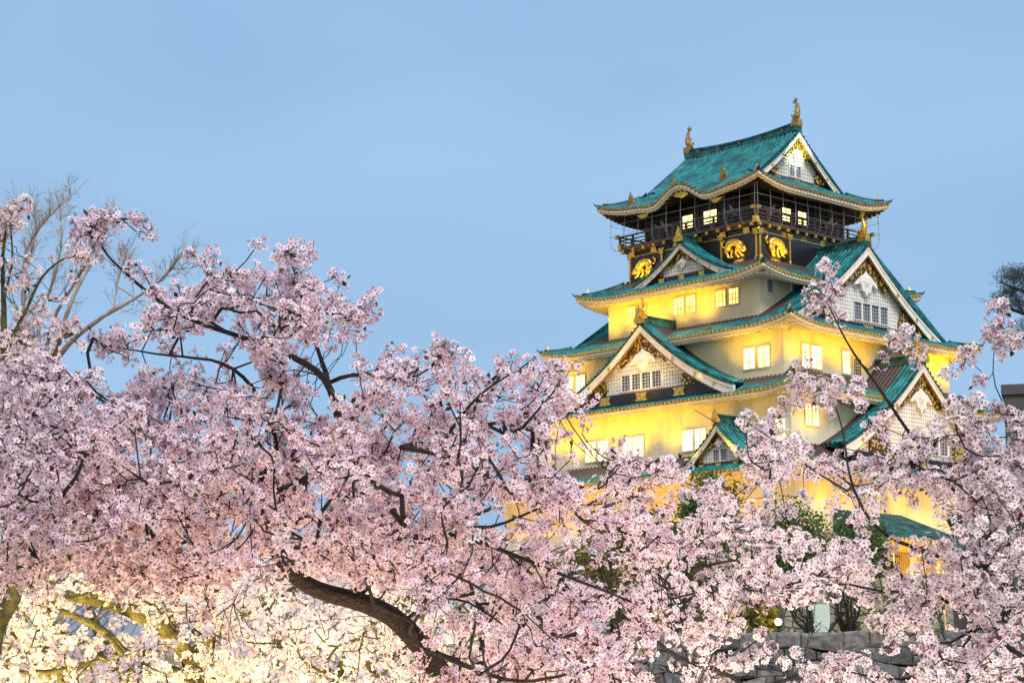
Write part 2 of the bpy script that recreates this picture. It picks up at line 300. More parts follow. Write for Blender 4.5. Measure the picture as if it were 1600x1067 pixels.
def tier_roof(ox, oy, hx, hy, z0, prof, lift, runs, Lg, wallh, dark=False, patina=None, bump=None, ends='gold', skip_hip=()):
    """runs/Lg/wallh: dicts by side. Makes one 'roof' part with sub-parts."""
    main = MB(); disc = MB(); fas = MB(); raf = MB(); sof = MB(); hip = MB(); orn = MB()
    for side in 'LFBK':
        T = FR(side, ox, oy); hL, hO = (hy, hx) if side in 'LB' else (hx, hy)
        for q_ in (disc, fas, raf, sof): q_.piece()
        cols, ribs = columns(hL); run = runs[side]; lg = Lg[side]; nr = 14 if run > 6 else 8
        P = []; A = []
        for a, dz in cols:
            rm = run if abs(a) <= lg else min(run, hL - abs(a))
            row = []; ar = []
            for k in range(nr + 1):
                r = rm * k / nr
                z = z0 + prof(r) + lift_f(hL, a, r, lift) + dz + (bump(side, a, r) if bump else 0)
                row.append(T(a, hO - r, z)); ar.append(patina(side, a, r) if patina else 0)
            P.append(row); A.append(ar)
        main.grid(P, A)
        if side in 'BK': 
            pass
        E = lambda a, r=0: z0 + prof(r) + lift_f(hL, a, r, lift) + (bump(side, a, r) if bump else 0)
        for a in ribs:
            disc.disc(T, a, E(a) + .05, hO - .02, hO + .12, .17)
        na = 60; aa = np.linspace(-hL, hL, na + 1)
        for (i0, o_out, o_in, zt, zb) in ((0, .0, .22, -.08, -.32), (1, -.16, .40, -.33, -.52)):
            for k in range(na):
                a, b = aa[k], aa[k + 1]; s0 = lambda q: q * (hL + o_out * 1.0) / hL
                ho = hO + o_out
                fas.hexa([T(s0(a), ho, E(a) + zb), T(s0(b), ho, E(b) + zb), T(b * (hL - o_in) / hL, hO - o_in, E(b) + zb), T(a * (hL - o_in) / hL, hO - o_in, E(a) + zb),
                          T(s0(a), ho, E(a) + zt), T(s0(b), ho, E(b) + zt), T(b * (hL - o_in) / hL, hO - o_in, E(b) + zt), T(a * (hL - o_in) / hL, hO - o_in, E(a) + zt)])
        wh = wallh[side]; ov = hO - wh[1]
        P = []
        for a in aa:
            row = []
            for k in range(5):
                r = .3 + (ov - .3) * k / 4; q = a * (hL - r) / hL
                row.append(T(q, hO - r, E(a) * (1 - r / ov) + (z0 + .55 * prof(ov)) * (r / ov) - .42))
            P.append(row)
        sof.grid(P)
        x = -hL + .5
        while x < hL - .4:
            rm = min(ov + .1, hL - abs(x)); 
            if rm > .6:
                pts = []
                for r in (.30, rm):
                    zz = (E(x) * (1 - r / ov) + (z0 + .55 * prof(ov)) * (r / ov) - .42)
                    pts.append((r, zz))
                (r0, za), (r1, zb_) = pts; w = .11
                raf.hexa([T(x - w, hO - r0, za - .26), T(x + w, hO - r0, za - .26), T(x + w, hO - r1, zb_ - .26), T(x - w, hO - r1, zb_ - .26),
                          T(x - w, hO - r0, za - .03), T(x + w, hO - r0, za - .03), T(x + w, hO - r1, zb_ - .03), T(x - w, hO - r1, zb_ - .03)])
            x += .55
    # hip ridges with corner ornaments
    for sx in (-1, 1):
        for sy in (-1, 1):
            rm = min(runs['F'] if Lg['F'] < hx - .1 else 9, hx - Lg['F'], hy - Lg['L'])
            hip.piece(); orn.piece()
            pts = []
            for k in range(9):
                r = rm * k / 8
                pts.append((ox + sx * (hx - r), oy + sy * (hy - r), z0 + prof(r) + lift * max(0, 1 - r / 5.5) ** 2.2 * max(0, 1 - r / 4) ** 1.3 + .14))
            hip.tube(pts, [.20] * 9, 6)
            hip.tube([(p[0], p[1], p[2] + .24) for p in pts[1:]], [.14] * 8, 6)
            p0 = np.array(pts[0]); d = np.array([sx, sy, 0]) * .7071
            hip.tube([p0 - d * .2 + (0, 0, .05), p0 + d * .15 + (0, 0, .12), p0 + d * .38 + (0, 0, .36)], [.16, .11, .03], 6)
            onigawara(orn, np.array(pts[2]) + (0, 0, .30), d, .36)
    rf = main.build('roof', 'roof', keep, attr='patina')
    build_each(disc, 'tile_end_row', ends, rf)
    build_each(fas, 'eave_board', 'trim', rf)
    build_each(sof, 'soffit', 'rafter_dark' if dark else 'rafter_white', rf)
    build_each(raf, 'rafters', 'rafter_dark' if dark else 'rafter_white', rf)
    build_each(hip, 'hip_ridge', 'ridge', rf, smooth=True)
    build_each(orn, 'corner_ornament', 'gold' if not dark else 'oldgold', rf)
    return rf

def onigawara(mb, p, d, s):
    """demon tile end block: shouldered plate with a round boss and horn"""
    d = np.asarray(d, float); d = d / np.linalg.norm(d); u = np.array([-d[1], d[0], 0])
    def T(a, o, z): return tuple(np.asarray(p) + u * a * s + d * o * s + np.array([0, 0, z * s]))
    mb.prism(T, [(-.55, -.3), (.55, -.3), (.62, .1), (.38, .5), (.30, .95), (.12, 1.2), (-.12, 1.2), (-.30, .95), (-.38, .5), (-.62, .1)], -.18, .18)
    mb.disc(T, 0, .35, .18, .30, .30)
    mb.tube([T(0, 0, 1.15), T(0, .05, 1.45), T(0, .25, 1.7)], [.13 * s, .10 * s, .03 * s], 6)

def shachi(name, p, d, s, m, parent):
    """roof fish: head down on the ridge end, tail raised, forked tail fin, back spikes and side fins; d = direction the belly faces"""
    d = np.asarray(d, float); d /= np.linalg.norm(d); u = np.array([-d[1], d[0], 0.]); p = np.asarray(p, float); mb = MB()
    def T(o, z, a=0): return p + d * o * s + u * a * s + np.array([0, 0, z * s])
    body = [(.40, .12), (.22, .30), (.02, .52), (-.10, .85), (-.08, 1.2), (.05, 1.52), (.14, 1.78), (.12, 1.98)]
    mb.tube([T(o, z) for o, z in body], [r * s for r in (.24, .37, .39, .32, .25, .18, .12, .08)], 10)
    def fin(poly, w0, w1, a0=0.):
        n = len(poly); mb.add([T(o, z, a0 + w0) for o, z in poly] + [T(o, z, a0 + w1) for o, z in poly],
            [tuple(range(n)), tuple(range(2 * n - 1, n - 1, -1))] + [(i, (i + 1) % n, n + (i + 1) % n, n + i) for i in range(n)])
    fin([(.10, 1.85), (.30, 2.05), (.62, 2.05), (.42, 2.18), (.55, 2.42), (.28, 2.30), (.22, 2.72), (.06, 2.38), (-.14, 2.55), (-.04, 2.15)], -.05, .05)
    for o, z in body[2:7]:
        fin([(o - .18, z - .16), (o - .48, z + .12), (o - .16, z + .12)], -.035, .035)
    for a in (-1, 1):
        fin([(.18, .42), (.58, .72), (.50, .50), (.66, .44), (.42, .34), (.26, .22)], a * .30, a * .37)
        fin([(.02, .95), (.36, 1.22), (.26, 1.0), (.12, .85)], a * .20, a * .26)
    mb.tube([T(.34, .05), T(.62, .10), T(.72, .20)], [.22 * s, .16 * s, .06 * s], 8)        # snout
    mb.box(lambda a, o, z: tuple(T(o, z, a)), -.42, .42, -.45, .50, -.75, .02)            # pedestal tile
    mb.box(lambda a, o, z: tuple(T(o, z, a)), -.52, .52, -.30, .56, -.75, -.35)
    return mb.build(name, m, parent, smooth=False)

def window(T, a0, a1, o, z0, z1, lit=True, bars=(1, 3), m='lamp', frame='trim', name='window'):
    """frame box with a recessed pane and bars"""
    fb = MB(); w = .12
    for (b0, b1, c0, c1) in ((a0 - w, a0, z0 - w, z1 + w), (a1, a1 + w, z0 - w, z1 + w), (a0, a1, z0 - w, z0), (a0, a1, z1, z1 + w)):
        fb.box(T, b0, b1, o - .05, o + .13, c0, c1)
    f = fb.build(name, frame, keep)
    pb = MB(); pb.box(T, a0, a1, o - .04, o + .03, z0, z1); pb.build('pane', m if lit else 'glass', f)
    bb = MB(); nv, nh = bars
    for i in range(nv):
        x = a0 + (a1 - a0) * (i + 1) / (nv + 1); bb.box(T, x - .03, x + .03, o + .03, o + .075, z0, z1)
    for i in range(nh):
        z = z0 + (z1 - z0) * (i + 1) / (nh + 1); bb.box(T, a0, a1, o + .03, o + .07, z - .025, z + .025)
    bb.build('window_bars', 'mullion' if lit else 'bars', f)
    return f

def walls(hx, hy, z0, z1, m, ox=0., oy=0., name='wall'):
    b = MB(); b.box(TW, ox - hx, ox + hx, oy - hy, oy + hy, z0, z1); return b.build(name, m, keep)

def gable(T, a0, of, zf, W, zb, bw, part_roof=None, nwin=(0, 0, 0, 0), apex_gold=True, side_n=(0, -1), beamW=.9, studs=True, pend=1., wall_rec=.75, lat=True):
    """decorated gable end. zf(|a|) = roof surface height; of = o of the front edge. Returns the gable part."""
    g0 = MB()
    N = 26; t = np.linspace(-W, W, 2 * N + 1)
    # wall triangle (recessed)
    o1 = of - wall_rec; Wi = W * .93
    poly = [(a0 - Wi, zb)] + [(a0 + Wi, zb)] + [(a0 + x, max(zf(abs(x)) - .25, zb + .02)) for x in np.linspace(Wi, -Wi, 41)[1:-1]]
    g0.prism(T, poly, o1 - .4, o1)
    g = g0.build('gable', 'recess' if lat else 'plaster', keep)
    # bargeboards: one curved board each side
    bb = MB(); tr = MB(); ge = MB()
    for s in (-1, 1):
        bb.piece(); tr.piece()
        xs = np.linspace(0, W, 25)
        bwid = lambda x: bw * (.85 + .35 * (x / W) ** 2)
        for k in range(24):
            x0, x1 = xs[k], xs[k + 1]
            def ring(x, d0, d1, oa, ob):
                return [T(a0 + s * x, oa, zf(x) - d1), T(a0 + s * x, ob, zf(x) - d1), T(a0 + s * x, ob, zf(x) - d0), T(a0 + s * x, oa, zf(x) - d0)]
            bb.hexa(ring(x0, .16, .16 + bwid(x0), of - .32, of - .10) + ring(x1, .16, .16 + bwid(x1), of - .32, of - .10))
            bb.hexa(ring(x0, .16, .16 + bwid(x0) * .3, of - .099, of - .03) + ring(x1, .16, .16 + bwid(x1) * .3, of - .099, of - .03))
            tr.hexa(ring(x0, -.02, .155, of - .30, of + .02) + ring(x1, -.02, .155, of - .30, of + .02))
        ge.piece(); xs2 = np.linspace(0, W, 25)
        for k in range(24):
            q0, q1 = xs2[k], xs2[k + 1]; b0, b1 = [zf(q) - .16 - bwid(q) for q in (q0, q1)]
            ge.hexa([T(a0 + s * q0, of - .30, b0 - .09), T(a0 + s * q0, of - .06, b0 - .09), T(a0 + s * q0, of - .06, b0 - .003), T(a0 + s * q0, of - .30, b0 - .003), T(a0 + s * q1, of - .30, b1 - .09), T(a0 + s * q1, of - .06, b1 - .09), T(a0 + s * q1, of - .06, b1 - .003), T(a0 + s * q1, of - .30, b1 - .003)])
        n = int(W / .38)
        for k in range(n):
            x = (k + .5) * W / n
            tr.disc(lambda a, o, z: T(a, o, z), a0 + s * x, zf(x) + .02, of - .1, of + .08, .12, 6)
    build_each(ge, 'gilt_edge', 'oldgold', g)
    build_each(bb, 'bargeboard', 'plaster', g); build_each(tr, 'verge_tiles', 'ridge', g)
    # three heavy rolls of tiles along the verge
    vr = MB()
    for s in (-1, 1):
        for q, dz in ((.30, .12), (.72, .14), (1.14, .12)):
            vr.piece(); vr.tube([T(a0 + s * x, of - q, zf(x) + dz) for x in np.linspace(.1, W, 22)], [.15] * 22, 6)
    build_each(vr, 'verge_roll', 'roof', g, smooth=True)
    # lattice
    if lat:
        lb = MB(); step = .36; zin = lambda x: zf(abs(x)) - .16 - bw * 1.05
        wz0, wz1 = (nwin[2], nwin[3]) if nwin[0] else (0, 0); wl_, wr_ = (nwin[1] if nwin[0] else (0, 0))
        x = -Wi
        def inwin(x, z): return nwin[0] and wl_ - .2 < x < wr_ + .2 and wz0 - .2 < z < wz1 + .2
        while x < Wi:
            top = zin(x) + .5
            if top > zb + .3:
                if nwin[0] and wl_ - .15 < x < wr_ + .15:
                    lb.box(T, a0 + x - .075, a0 + x + .075, o1, o1 + .14, zb, wz0 - .14); 
                    if top > wz1 + .2: lb.box(T, a0 + x - .075, a0 + x + .075, o1, o1 + .14, wz1 + .14, top)
                else: lb.box(T, a0 + x - .075, a0 + x + .075, o1, o1 + .14, zb, top)
            x += step
        z = zb + .25
        while z < zf(0) - bw - .4:
            xx = np.linspace(0, Wi, 120); ok = [q for q in xx if zin(q) + .4 > z]; w = max(ok) if ok else 0
            if w > .2:
                if nwin[0] and wz0 - .15 < z < wz1 + .15:
                    lb.box(T, a0 - w, a0 + wl_ - .15, o1, o1 + .115, z - .07, z + .07); lb.box(T, a0 + wr_ + .15, a0 + w, o1, o1 + .115, z - .07, z + .07)
                else: lb.box(T, a0 - w, a0 + w, o1, o1 + .115, z - .07, z + .07)
            z += step
        lb.build('lattice', 'plaster', g)
    # windows in the gable
    if nwin[0]:
        n = nwin[0]; wl_, wr_ = nwin[1]; gap = .18; w = (wr_ - wl_ - gap * (n - 1)) / n
        for k in range(n):
            x0 = a0 + wl_ + k * (w + gap)
            fb = MB(); z0, z1 = nwin[2], nwin[3]; q = .09
            for (b0, b1, c0, c1) in ((x0 - q, x0, z0 - q, z1 + q), (x0 + w, x0 + w + q, z0 - q, z1 + q), (x0, x0 + w, z0 - q, z0), (x0, x0 + w, z1, z1 + q)):
                fb.box(T, b0, b1, o1 - .05, o1 + .2, c0, c1)
            nb = 3
            f = fb.build('gable_window', 'plaster', g)   # frame with dark pane behind and bars
            f2 = MB(); f2.box(T, x0, x0 + w, o1 - .02, o1 + .03, z0, z1)
            bbm = MB()
            for i in range(2): xx = x0 + w * (i + 1) / 3; bbm.box(T, xx - .03, xx + .03, o1 + .03, o1 + .1, z0, z1)
            for i in range(4): zz = z0 + (z1 - z0) * (i + 1) / 5; bbm.box(T, x0, x0 + w, o1 + .03, o1 + .09, zz - .025, zz + .025)
            # pane and bars belong to the window: joined to its mesh with their own materials
            me = f.data; base = len(me.vertices)
            allv = [tuple(v_.co) for v_ in me.vertices]; allf = [tuple(p_.vertices) for p_ in me.polygons]; mi = [0] * len(allf)
            for q_, mm_ in ((f2, 1), (bbm, 2)):
                n0 = len(allv); allv += q_.v; allf += [tuple(i + n0 for i in ff) for ff in q_.f]; mi += [mm_] * len(q_.f)
            me2 = bpy.data.meshes.new('gable_window'); me2.from_pydata(allv, [], allf)
            for mm_ in ('plaster', 'glass', 'bars'): me2.materials.append(M[mm_])
            me2.polygons.foreach_set('material_index', mi); f.data = me2
    # gold: apex openwork and two foot pieces, pendant, studs
    go = MB(); zi = lambda x: zf(abs(x)) - .17 - bw * .92
    if apex_gold:
        w = W * .27; lo = .17 * W
        pl = [(a0 + x, zi(x) + .12) for x in np.linspace(-w, w, 15)]
        lowr = [(a0 + w * .93, zi(w) - .25 * lo), (a0 + w * .72, zi(w) + .02 * lo), (a0 + w * .42, zi(w * .6) - .35 * lo), (a0, zi(0) - .72 * lo), (a0 - w * .42, zi(w * .6) - .35 * lo), (a0 - w * .72, zi(w) + .02 * lo), (a0 - w * .93, zi(w) - .25 * lo)]
        go.piece(); go.prism(T, pl + lowr, of - .62, of - .40)
    for s in (-1, 1):
        x0, x1 = W * .46, W * .66
        pts = [(a0 + s * x, zi(x) + .05) for x in np.linspace(x0, x1, 8)]
        ch = [(a0 + s * (x1 + .01 * W), zb + .06), (a0 + s * (x0 - .01 * W), zb + .06), (a0 + s * (x0 - .05 * W), zb + .06 + .05 * W)]
        go.piece(); go.prism(T, pts + ch, of - .62, of - .42)
    build_each(go, 'gold_openwork', 'openwork', g)
    if pend:
        pb = MB(); h = .062 * W * pend; zc = zi(0) - .215 * W
        sh = [(0, 1.5), (.35, 1.15), (.9, .85), (1.75, .1), (2.0, -.45), (1.45, -.30), (1.15, .0), (.9, -.35), (.75, -1.0), (.38, -1.1), (0, -1.75)]
        poly = [(a0 + x * h * 1.15, zc + z * h) for x, z in sh] + [(a0 - x * h * 1.15, zc + z * h) for x, z in sh[-2:0:-1]]
        pb.prism(T, poly, of - .70, of - .36); pb.disc(T, a0, zc + .25 * h, of - .36, of - .26, .42 * h, 8)
        for k in range(6):
            an = k * 1.0472; pb.disc(T, a0 + .55 * h * math.cos(an), zc + .25 * h + .55 * h * math.sin(an), of - .36, of - .30, .2 * h, 6)
        pb.build('pendant', 'plaster', g)
    if studs:
        sb = MB()
        for s in (-1, 1):
            for x in (.36, .60, .80):
                xx = W * x; sb.piece(); sb.disc(T, a0 + s * xx, zf(xx) - .16 - bw * .52, of - .10, of + .02, bw * .17, 8)
        build_each(sb, 'gilt_stud', 'gold', g)
    bm_ = MB(); bh = .075 * W + .12
    bm_.box(T, a0 - W * beamW, a0 + W * beamW, o1 - .2, o1 + .32, zb - bh, zb + .02)
    bm_.box(T, a0 - W * beamW * .98, a0 + W * beamW * .98, o1 - .2, o1 + .22, zb - bh - .5, zb - bh)
    bm_.build('base_beam', 'beam', g)
    gp = MB()
    for x in (-.36, 0.02, .40):
        c = a0 + x * W * 1.1; w = .065 * W; h = bh * .40; zc = zb - bh * .5
        gp.piece(); gp.prism(T, [(c - w, zc - h), (c - w * .72, zc), (c - w, zc + h), (c + w, zc + h), (c + w * .72, zc), (c + w, zc - h)], o1 + .32, o1 + .38)
    build_each(gp, 'gold_plate', 'gold', g)
    return g

def gable_roof(T, a0, of, ob, zf, W, g, d_front, fish=None, fish_s=1.0, patina=None):
    """the ribbed roof of a dormer gable running back from its front edge"""
    mb = MB(); cols = []
    o = of
    while o > ob:
        for x, z in PAT: cols.append((o - x, z))
        o -= PER
    for s in (-1, 1):
        xs = np.linspace(0, W, 12)
        mb.grid([[T(a0 + s * x, oo, zf(x) + dz) for x in xs] for oo, dz in cols], [[(patina(oo, x) if patina else 0) for x in xs] for oo, dz in cols])
        mb.grid([[T(a0 + s * x, oo, zf(x) - .14) for x in xs] for oo in (of, ob)])
    mb.build('gable_roof', 'roof', g, attr='patina')
    rb = MB(); zr = zf(0)
    rb.box(T, a0 - .30, a0 + .30, ob, of - .05, zr - .05, zr + .34); rb.box(T, a0 - .20, a0 + .20, ob, of - .07, zr + .34, zr + .62); rb.box(T, a0 - .28, a0 + .28, ob, of - .03, zr + .62, zr + .78)
    rb.build('ridge', 'ridge', g)
    ob_ = MB(); p = T(a0, of + .05, zr + .25); onigawara(ob_, p, d_front, .85 * fish_s); ob_.build('ridge_end_ornament', 'gold', g)
    if fish: shachi('roof_fish_ornament', T(a0, of - .55, zr + .95), d_front, fish_s * fish, 'gold', g)

# --- storey sizes
T5 = dict(ox=-.55, oy=.64, hx=9.95, hy=10.53, z0=46.85)
T4 = dict(ox=-.75, oy=0., hx=11.95, hy=12.04, z0=37.65)
T3 = dict(ox=.28, oy=-.32, hx=14.4, hy=15.98, z0=32.3)
T2 = dict(ox=.32, oy=-.39, hx=15.93, hy=17.68, z0=26.1)
T1 = dict(ox=.3, oy=-.4, hx=18.3, hy=20.0, z0=19.0)
def quad(k1, k2): return lambda r: k1 * r + k2 * r * r
pk = quad(.44, .03)

# fifth (top) roof with its ridge along the left face
p5 = quad(.42, .0295)
def kara(side, a, r):
    if side != 'L': return 0.
    x = abs(a + .35); q = max(0., 1 - r / 5.) ** 1.5
    return q * (1.30 * math.cos(min(x / 3.1, 1) * math.pi / 2) ** 1.5 - .22 * math.exp(-((x - 4.0) / 1.2) ** 2))
LG5 = 7.45
rf5 = tier_roof(**T5, prof=p5, lift=.85, runs=dict(L=9.95, B=9.95, F=10.53 - LG5 + .8, K=10.53 - LG5 + .8), Lg=dict(L=LG5, B=LG5, F=9.95 - (10.53 - LG5), K=9.95 - (10.53 - LG5)),
                wallh={s: ((7, 7.0) if s in 'LB' else (7, 7.2)) for s in 'LFBK'}, dark=True, bump=kara, ends='oldgold')
T = FR('F', T5['ox'], T5['oy']); z5 = lambda x: T5['z0'] + p5(9.95 - abs(x))
def ridge_part(ox, oy, half, zr, parent, w=.34, sag=.5):
    b = MB(); P = np.linspace(-half, half, 21)
    zz = lambda y: zr + sag * (abs(y) / half) ** 2
    for (w0, a, c) in ((w * 1.35, -.35, .15), (w, .15, .38), (w * 1.3, .38, .50), (w * .8, .50, .62)):
        for k in range(20):
            y0, y1 = P[k], P[k + 1]
            b.hexa([(ox - w0, oy + y0, zz(y0) + a), (ox + w0, oy + y0, zz(y0) + a), (ox + w0, oy + y1, zz(y1) + a), (ox - w0, oy + y1, zz(y1) + a),
                    (ox - w0, oy + y0, zz(y0) + c), (ox + w0, oy + y0, zz(y0) + c), (ox + w0, oy + y1, zz(y1) + c), (ox - w0, oy + y1, zz(y1) + c)])
    b.build('ridge', 'ridge', parent)
    b = MB()
    for y in np.linspace(-half * .75, half * .75, 5):
        for s in (-1, 1): b.piece(); b.disc(FR('L' if s < 0 else 'B', ox, oy), y, zz(y) + .27, w, w + .06, .13, 8)
    build_each(b, 'ridge_crest', 'oldgold', parent)
ridge_part(T5['ox'], T5['oy'], 7.35, z5(0) - .1, rf5, sag=.45)
for s in (-1, 1):
    shachi('roof_fish_ornament', (T5['ox'], T5['oy'] + s * 7.15, z5(0) + 1.12), (0, -s, 0), .86, 'oldgold', rf5)
for sd_, dn in (('F', (0, -1, 0)), ('K', (0, 1, 0))):
    T = FR(sd_, T5['ox'], T5['oy'])
    g5 = gable(T, 0, LG5, z5, 6.9, 49.15, .62, nwin=(2, (-.75, 1.05), 49.45, 50.6) if sd_ == 'F' else (0, 0, 0, 0), pend=.8, wall_rec=.95)
# karahafu ornaments and eave fittings
ko = MB(); T = FR('L', T5['ox'], T5['oy'])
for a, r, s in ((-3.6, 3.0, .62), (2.9, 3.0, .62), (7.0, 1.2, .55)):
    ko.piece(); onigawara(ko, T(a, 9.95 - r, T5['z0'] + p5(r) + .35 + kara('L', a, r)), (-1, 0, 0), s * 1.3)
build_each(ko, 'roof_ornament', 'oldgold', rf5)
kg = MB()
for a, w, h in ((-.35, 1.35, .62), (-4.9, .8, .35), (4.6, .8, .35)):
    zc = T5['z0'] - .75 + kara('L', a, 0); kg.piece(); kg.prism(T, [(a - w, zc + h * .4), (a - w * .5, zc - h * .5), (a, zc - h * .8), (a + w * .5, zc - h * .5), (a + w, zc + h * .4)], 9.35, 9.6)
build_each(kg, 'eave_fitting', 'gold', rf5)

# black top storey, balcony, net, reliefs
BX, BY = -.55, .5
walls(6.75, 7.05, 43.7, 47.6, 'black', BX, BY)
LBX, LBY, lhx, lhy = -.3, .2, 8.4, 8.35
walls(lhx, lhy, 38.5, 43.25, 'black', LBX, LBY)
bal = MB(); hxb, hyb = 8.75, 8.95; zf0 = 43.55
bal.box(TW, BX - hxb, BX + hxb, BY - hyb, BY + hyb, 43.25, zf0); bal.box(TW, BX - hxb + .35, BX + hxb - .35, BY - hyb + .35, BY + hyb - .35, 42.95, 43.245)
balc = bal.build('balcony', 'wood', keep)
rl = MB(); po = MB(); gb = MB()
for side in 'LFBK':
    T = FR(side, BX, BY); hL, hO = (hyb, hxb) if side in 'LB' else (hxb, hyb)
    rl.piece()
    for z, h in ((zf0 + .28, .09), (zf0 + .62, .10), (zf0 + .98, .15)):
        e = hL + (.35 if h > .14 else -.1)
        rl.box(T, -e, e, hO - .22, hO - .22 + h, z, z + h)
    for a in np.linspace(-hL + .1, hL - .1, 11):
        po.piece(); po.box(T, a - .09, a + .09, hO - .26, hO - .08, zf0, zf0 + 1.0)
    for a in (-hL - .25, hL + .25): gb.piece(); gb.box(T, a - .17, a + .17, hO - .28, hO + .02, zf0 + .93, zf0 + 1.2)
    for a in (-hL + .2, hL - .2): gb.piece(); gb.box(T, a - .2, a + .2, hO - .35, hO + .06, zf0 - .35, zf0 + .25)
    for a in np.linspace(-hL + .6, hL - .6, 13): gb.piece(); gb.box(T, a - .15, a + .15, hO - .2, hO + .04, 42.98, 43.24)
    for a in np.linspace(-hL + 1.5, hL - 1.5, 6):
        gb.piece(); gb.prism(T, [(a - .42, 42.5), (a - .28, 42.95), (a + .28, 42.95), (a + .42, 42.5)], hO - .5, hO - .30)
build_each(rl, 'railing', 'wood', balc); build_each(po, 'railing_post', 'wood', balc); build_each(gb, 'gilt_bracket', 'gold', balc)
ex = MB()      # timber framing of the black storeys
for side in 'LF':
    T = FR(side, BX, BY); hL, hO = (7.05, 6.75) if side == 'L' else (6.75, 7.05)
    for a in np.linspace(-hL + .15, hL - .15, 7): ex.piece(); ex.box(T, a - .16, a + .16, hO, hO + .12, 43.6, 47.0)
    for z in (45.85, 46.45): ex.piece(); ex.box(T, -hL, hL, hO + .005, hO + .10, z, z + .18)
build_each(ex, 'timber_post', 'wood', keep)
gl = MB()
for side in 'LF':
    T = FR(side, LBX, LBY); hL, hO = (lhy, lhx) if side == 'L' else (lhx, lhy)
    for a in (-hL + .18, hL - .18, -hL + 4.5, hL - 4.5):
        gl.piece(); gl.box(T, a - .10, a + .10, hO, hO + .12, 39.6, 42.7)
        gl.prism(T, [(a - .45, 42.75), (a - .2, 42.45), (a - .3, 42.2), (a, 42.3), (a + .3, 42.2), (a + .2, 42.45), (a + .45, 42.75)], hO + .12, hO + .2)
        gl.prism(T, [(a - .45, 39.55), (a - .2, 39.85), (a, 40.2), (a + .2, 39.85), (a + .45, 39.55)], hO + .12, hO + .2)
    gl.piece(); gl.box(T, -hL, hL, hO, hO + .06, 42.42, 42.50)
    for a in (-hL + 2.3, hL - 2.3): gl.piece(); gl.prism(T, [(a - .5, 39.75), (a - .62, 39.9), (a - .5, 40.05), (a + .5, 40.05), (a + .62, 39.9), (a + .5, 39.75)], hO + .02, hO + .1)
build_each(gl, 'gilt_fitting', 'gold', keep)
# lit openings of the top floor
for side, L in (('L', ((-2.55, -.85), (.55, 1.9))), ('F', ((-2.9, -1.6), (-.55, .75)))):
    T = FR(side, BX, BY); hO = 6.75 if side == 'L' else 7.05
    for a0, a1 in L:
        z0_, z1_ = 44.55, 45.8
        window(T, a0 - (BY if side == 'L' else BX) * 0, a1, hO + .14, z0_, z1_, True, (1, 4), 'lamp_white', 'wood', 'lit_opening')
# tiger reliefs (gold, raised) on the black lower storey, facing outwards
def tiger(T, ac, o, zc, s, flip):
    """raised relief of a prowling tiger: arched back, lowered head, curling tail"""
    mb = MB(); f = -1 if flip else 1
    def P(*pts): return [T(ac + f * x * s, o + y * s, zc + z * s) for x, z, y in pts]
    def ell(x, z, y, r, rz): mb.grid([[T(ac + f * (x + r * math.cos(an) * math.sin(ph)) * s, o + (y + r * .7 * math.cos(ph)) * s, zc + (z + rz * math.sin(an) * math.sin(ph)) * s) for an in np.linspace(0, 6.2832, 13)] for ph in np.linspace(.02, 2.2, 8)])
    tb = lambda pts, r: mb.tube(P(*pts), [q * s for q in r], 9)
    tb([(-1.0, .28, .06), (-.75, .45, .1), (-.25, .60, .12), (.3, .52, .12), (.75, .22, .12), (1.0, -.05, .14)], [.20, .38, .36, .38, .36, .26])
    ell(-.75, .22, .12, .42, .46); ell(.55, .22, .14, .42, .44)
    ell(1.18, -.28, .18, .34, .32); ell(1.42, -.42, .22, .19, .16)
    for x, z in ((1.0, .02), (1.32, .0)): tb([(x, z - .06, .22), (x, z + .10, .22)], [.10, .04])
    tb([(.62, .1, .10), (.62, -.35, .16), (.80, -.68, .16), (1.08, -.88, .16), (1.25, -.90, .16)], [.24, .17, .13, .12, .10])
    tb([(.35, .1, .02), (.15, -.40, .04), (.25, -.75, .04), (.5, -.92, .05)], [.20, .15, .12, .10])
    tb([(-.80, .1, .12), (-1.05, -.25, .16), (-.82, -.60, .16), (-.70, -.90, .16), (-.45, -.93, .16)], [.30, .22, .14, .12, .10])
    tb([(-.55, .0, .02), (-.35, -.38, .04), (-.50, -.72, .04), (-.28, -.92, .05)], [.22, .16, .12, .09])
    tb([(-1.0, .40, .06), (-1.35, .22, .10), (-1.62, .36, .10), (-1.55, .70, .10), (-1.30, .82, .10), (-1.32, 1.0, .1)], [.12, .10, .10, .10, .09, .06])
    return mb.build('tiger_relief', 'gold', keep, smooth=True)
T = FR('L', 0, 0); ol = lhx - LBX + .05
tiger(T, -5.35, ol, 41.25, .98, True); tiger(T, 6.4, ol, 41.15, .96, False)
T = FR('F', 0, 0); of_ = lhy - LBY + .05
tiger(T, -6.25, of_, 41.25, .96, False); tiger(T, 5.4, of_, 41.25, 1.05, True)
CRN = [(-1.3, .1), (-.6, .25), (-.2, .2), (.15, .75), (.5, 1.0), (.35, .45), (.3, .15), (.8, .3), (1.25, .62), (1.35, .5), (.9, .12), (.3, -.12), (-.1, -.25), (-.55, -.6), (-.45, -.2), (-.7, -.05)]
for side, aa in (('L', (-4.6, 4.4)), ('F', (-4.4, 4.2))):
    T = FR(side, BX, BY); hO = (6.75 if side == 'L' else 7.05) + .14
    for a in aa: 
        mb = MB(); mb.prism(T, [(a + x * .95, 45.15 + z * .85) for x, z in CRN], hO - .1, hO + .16); mb.build('crane_relief', M.setdefault('crane', mat('pale_relief', (.42, .43, .40), .6, var=.4)), keep)
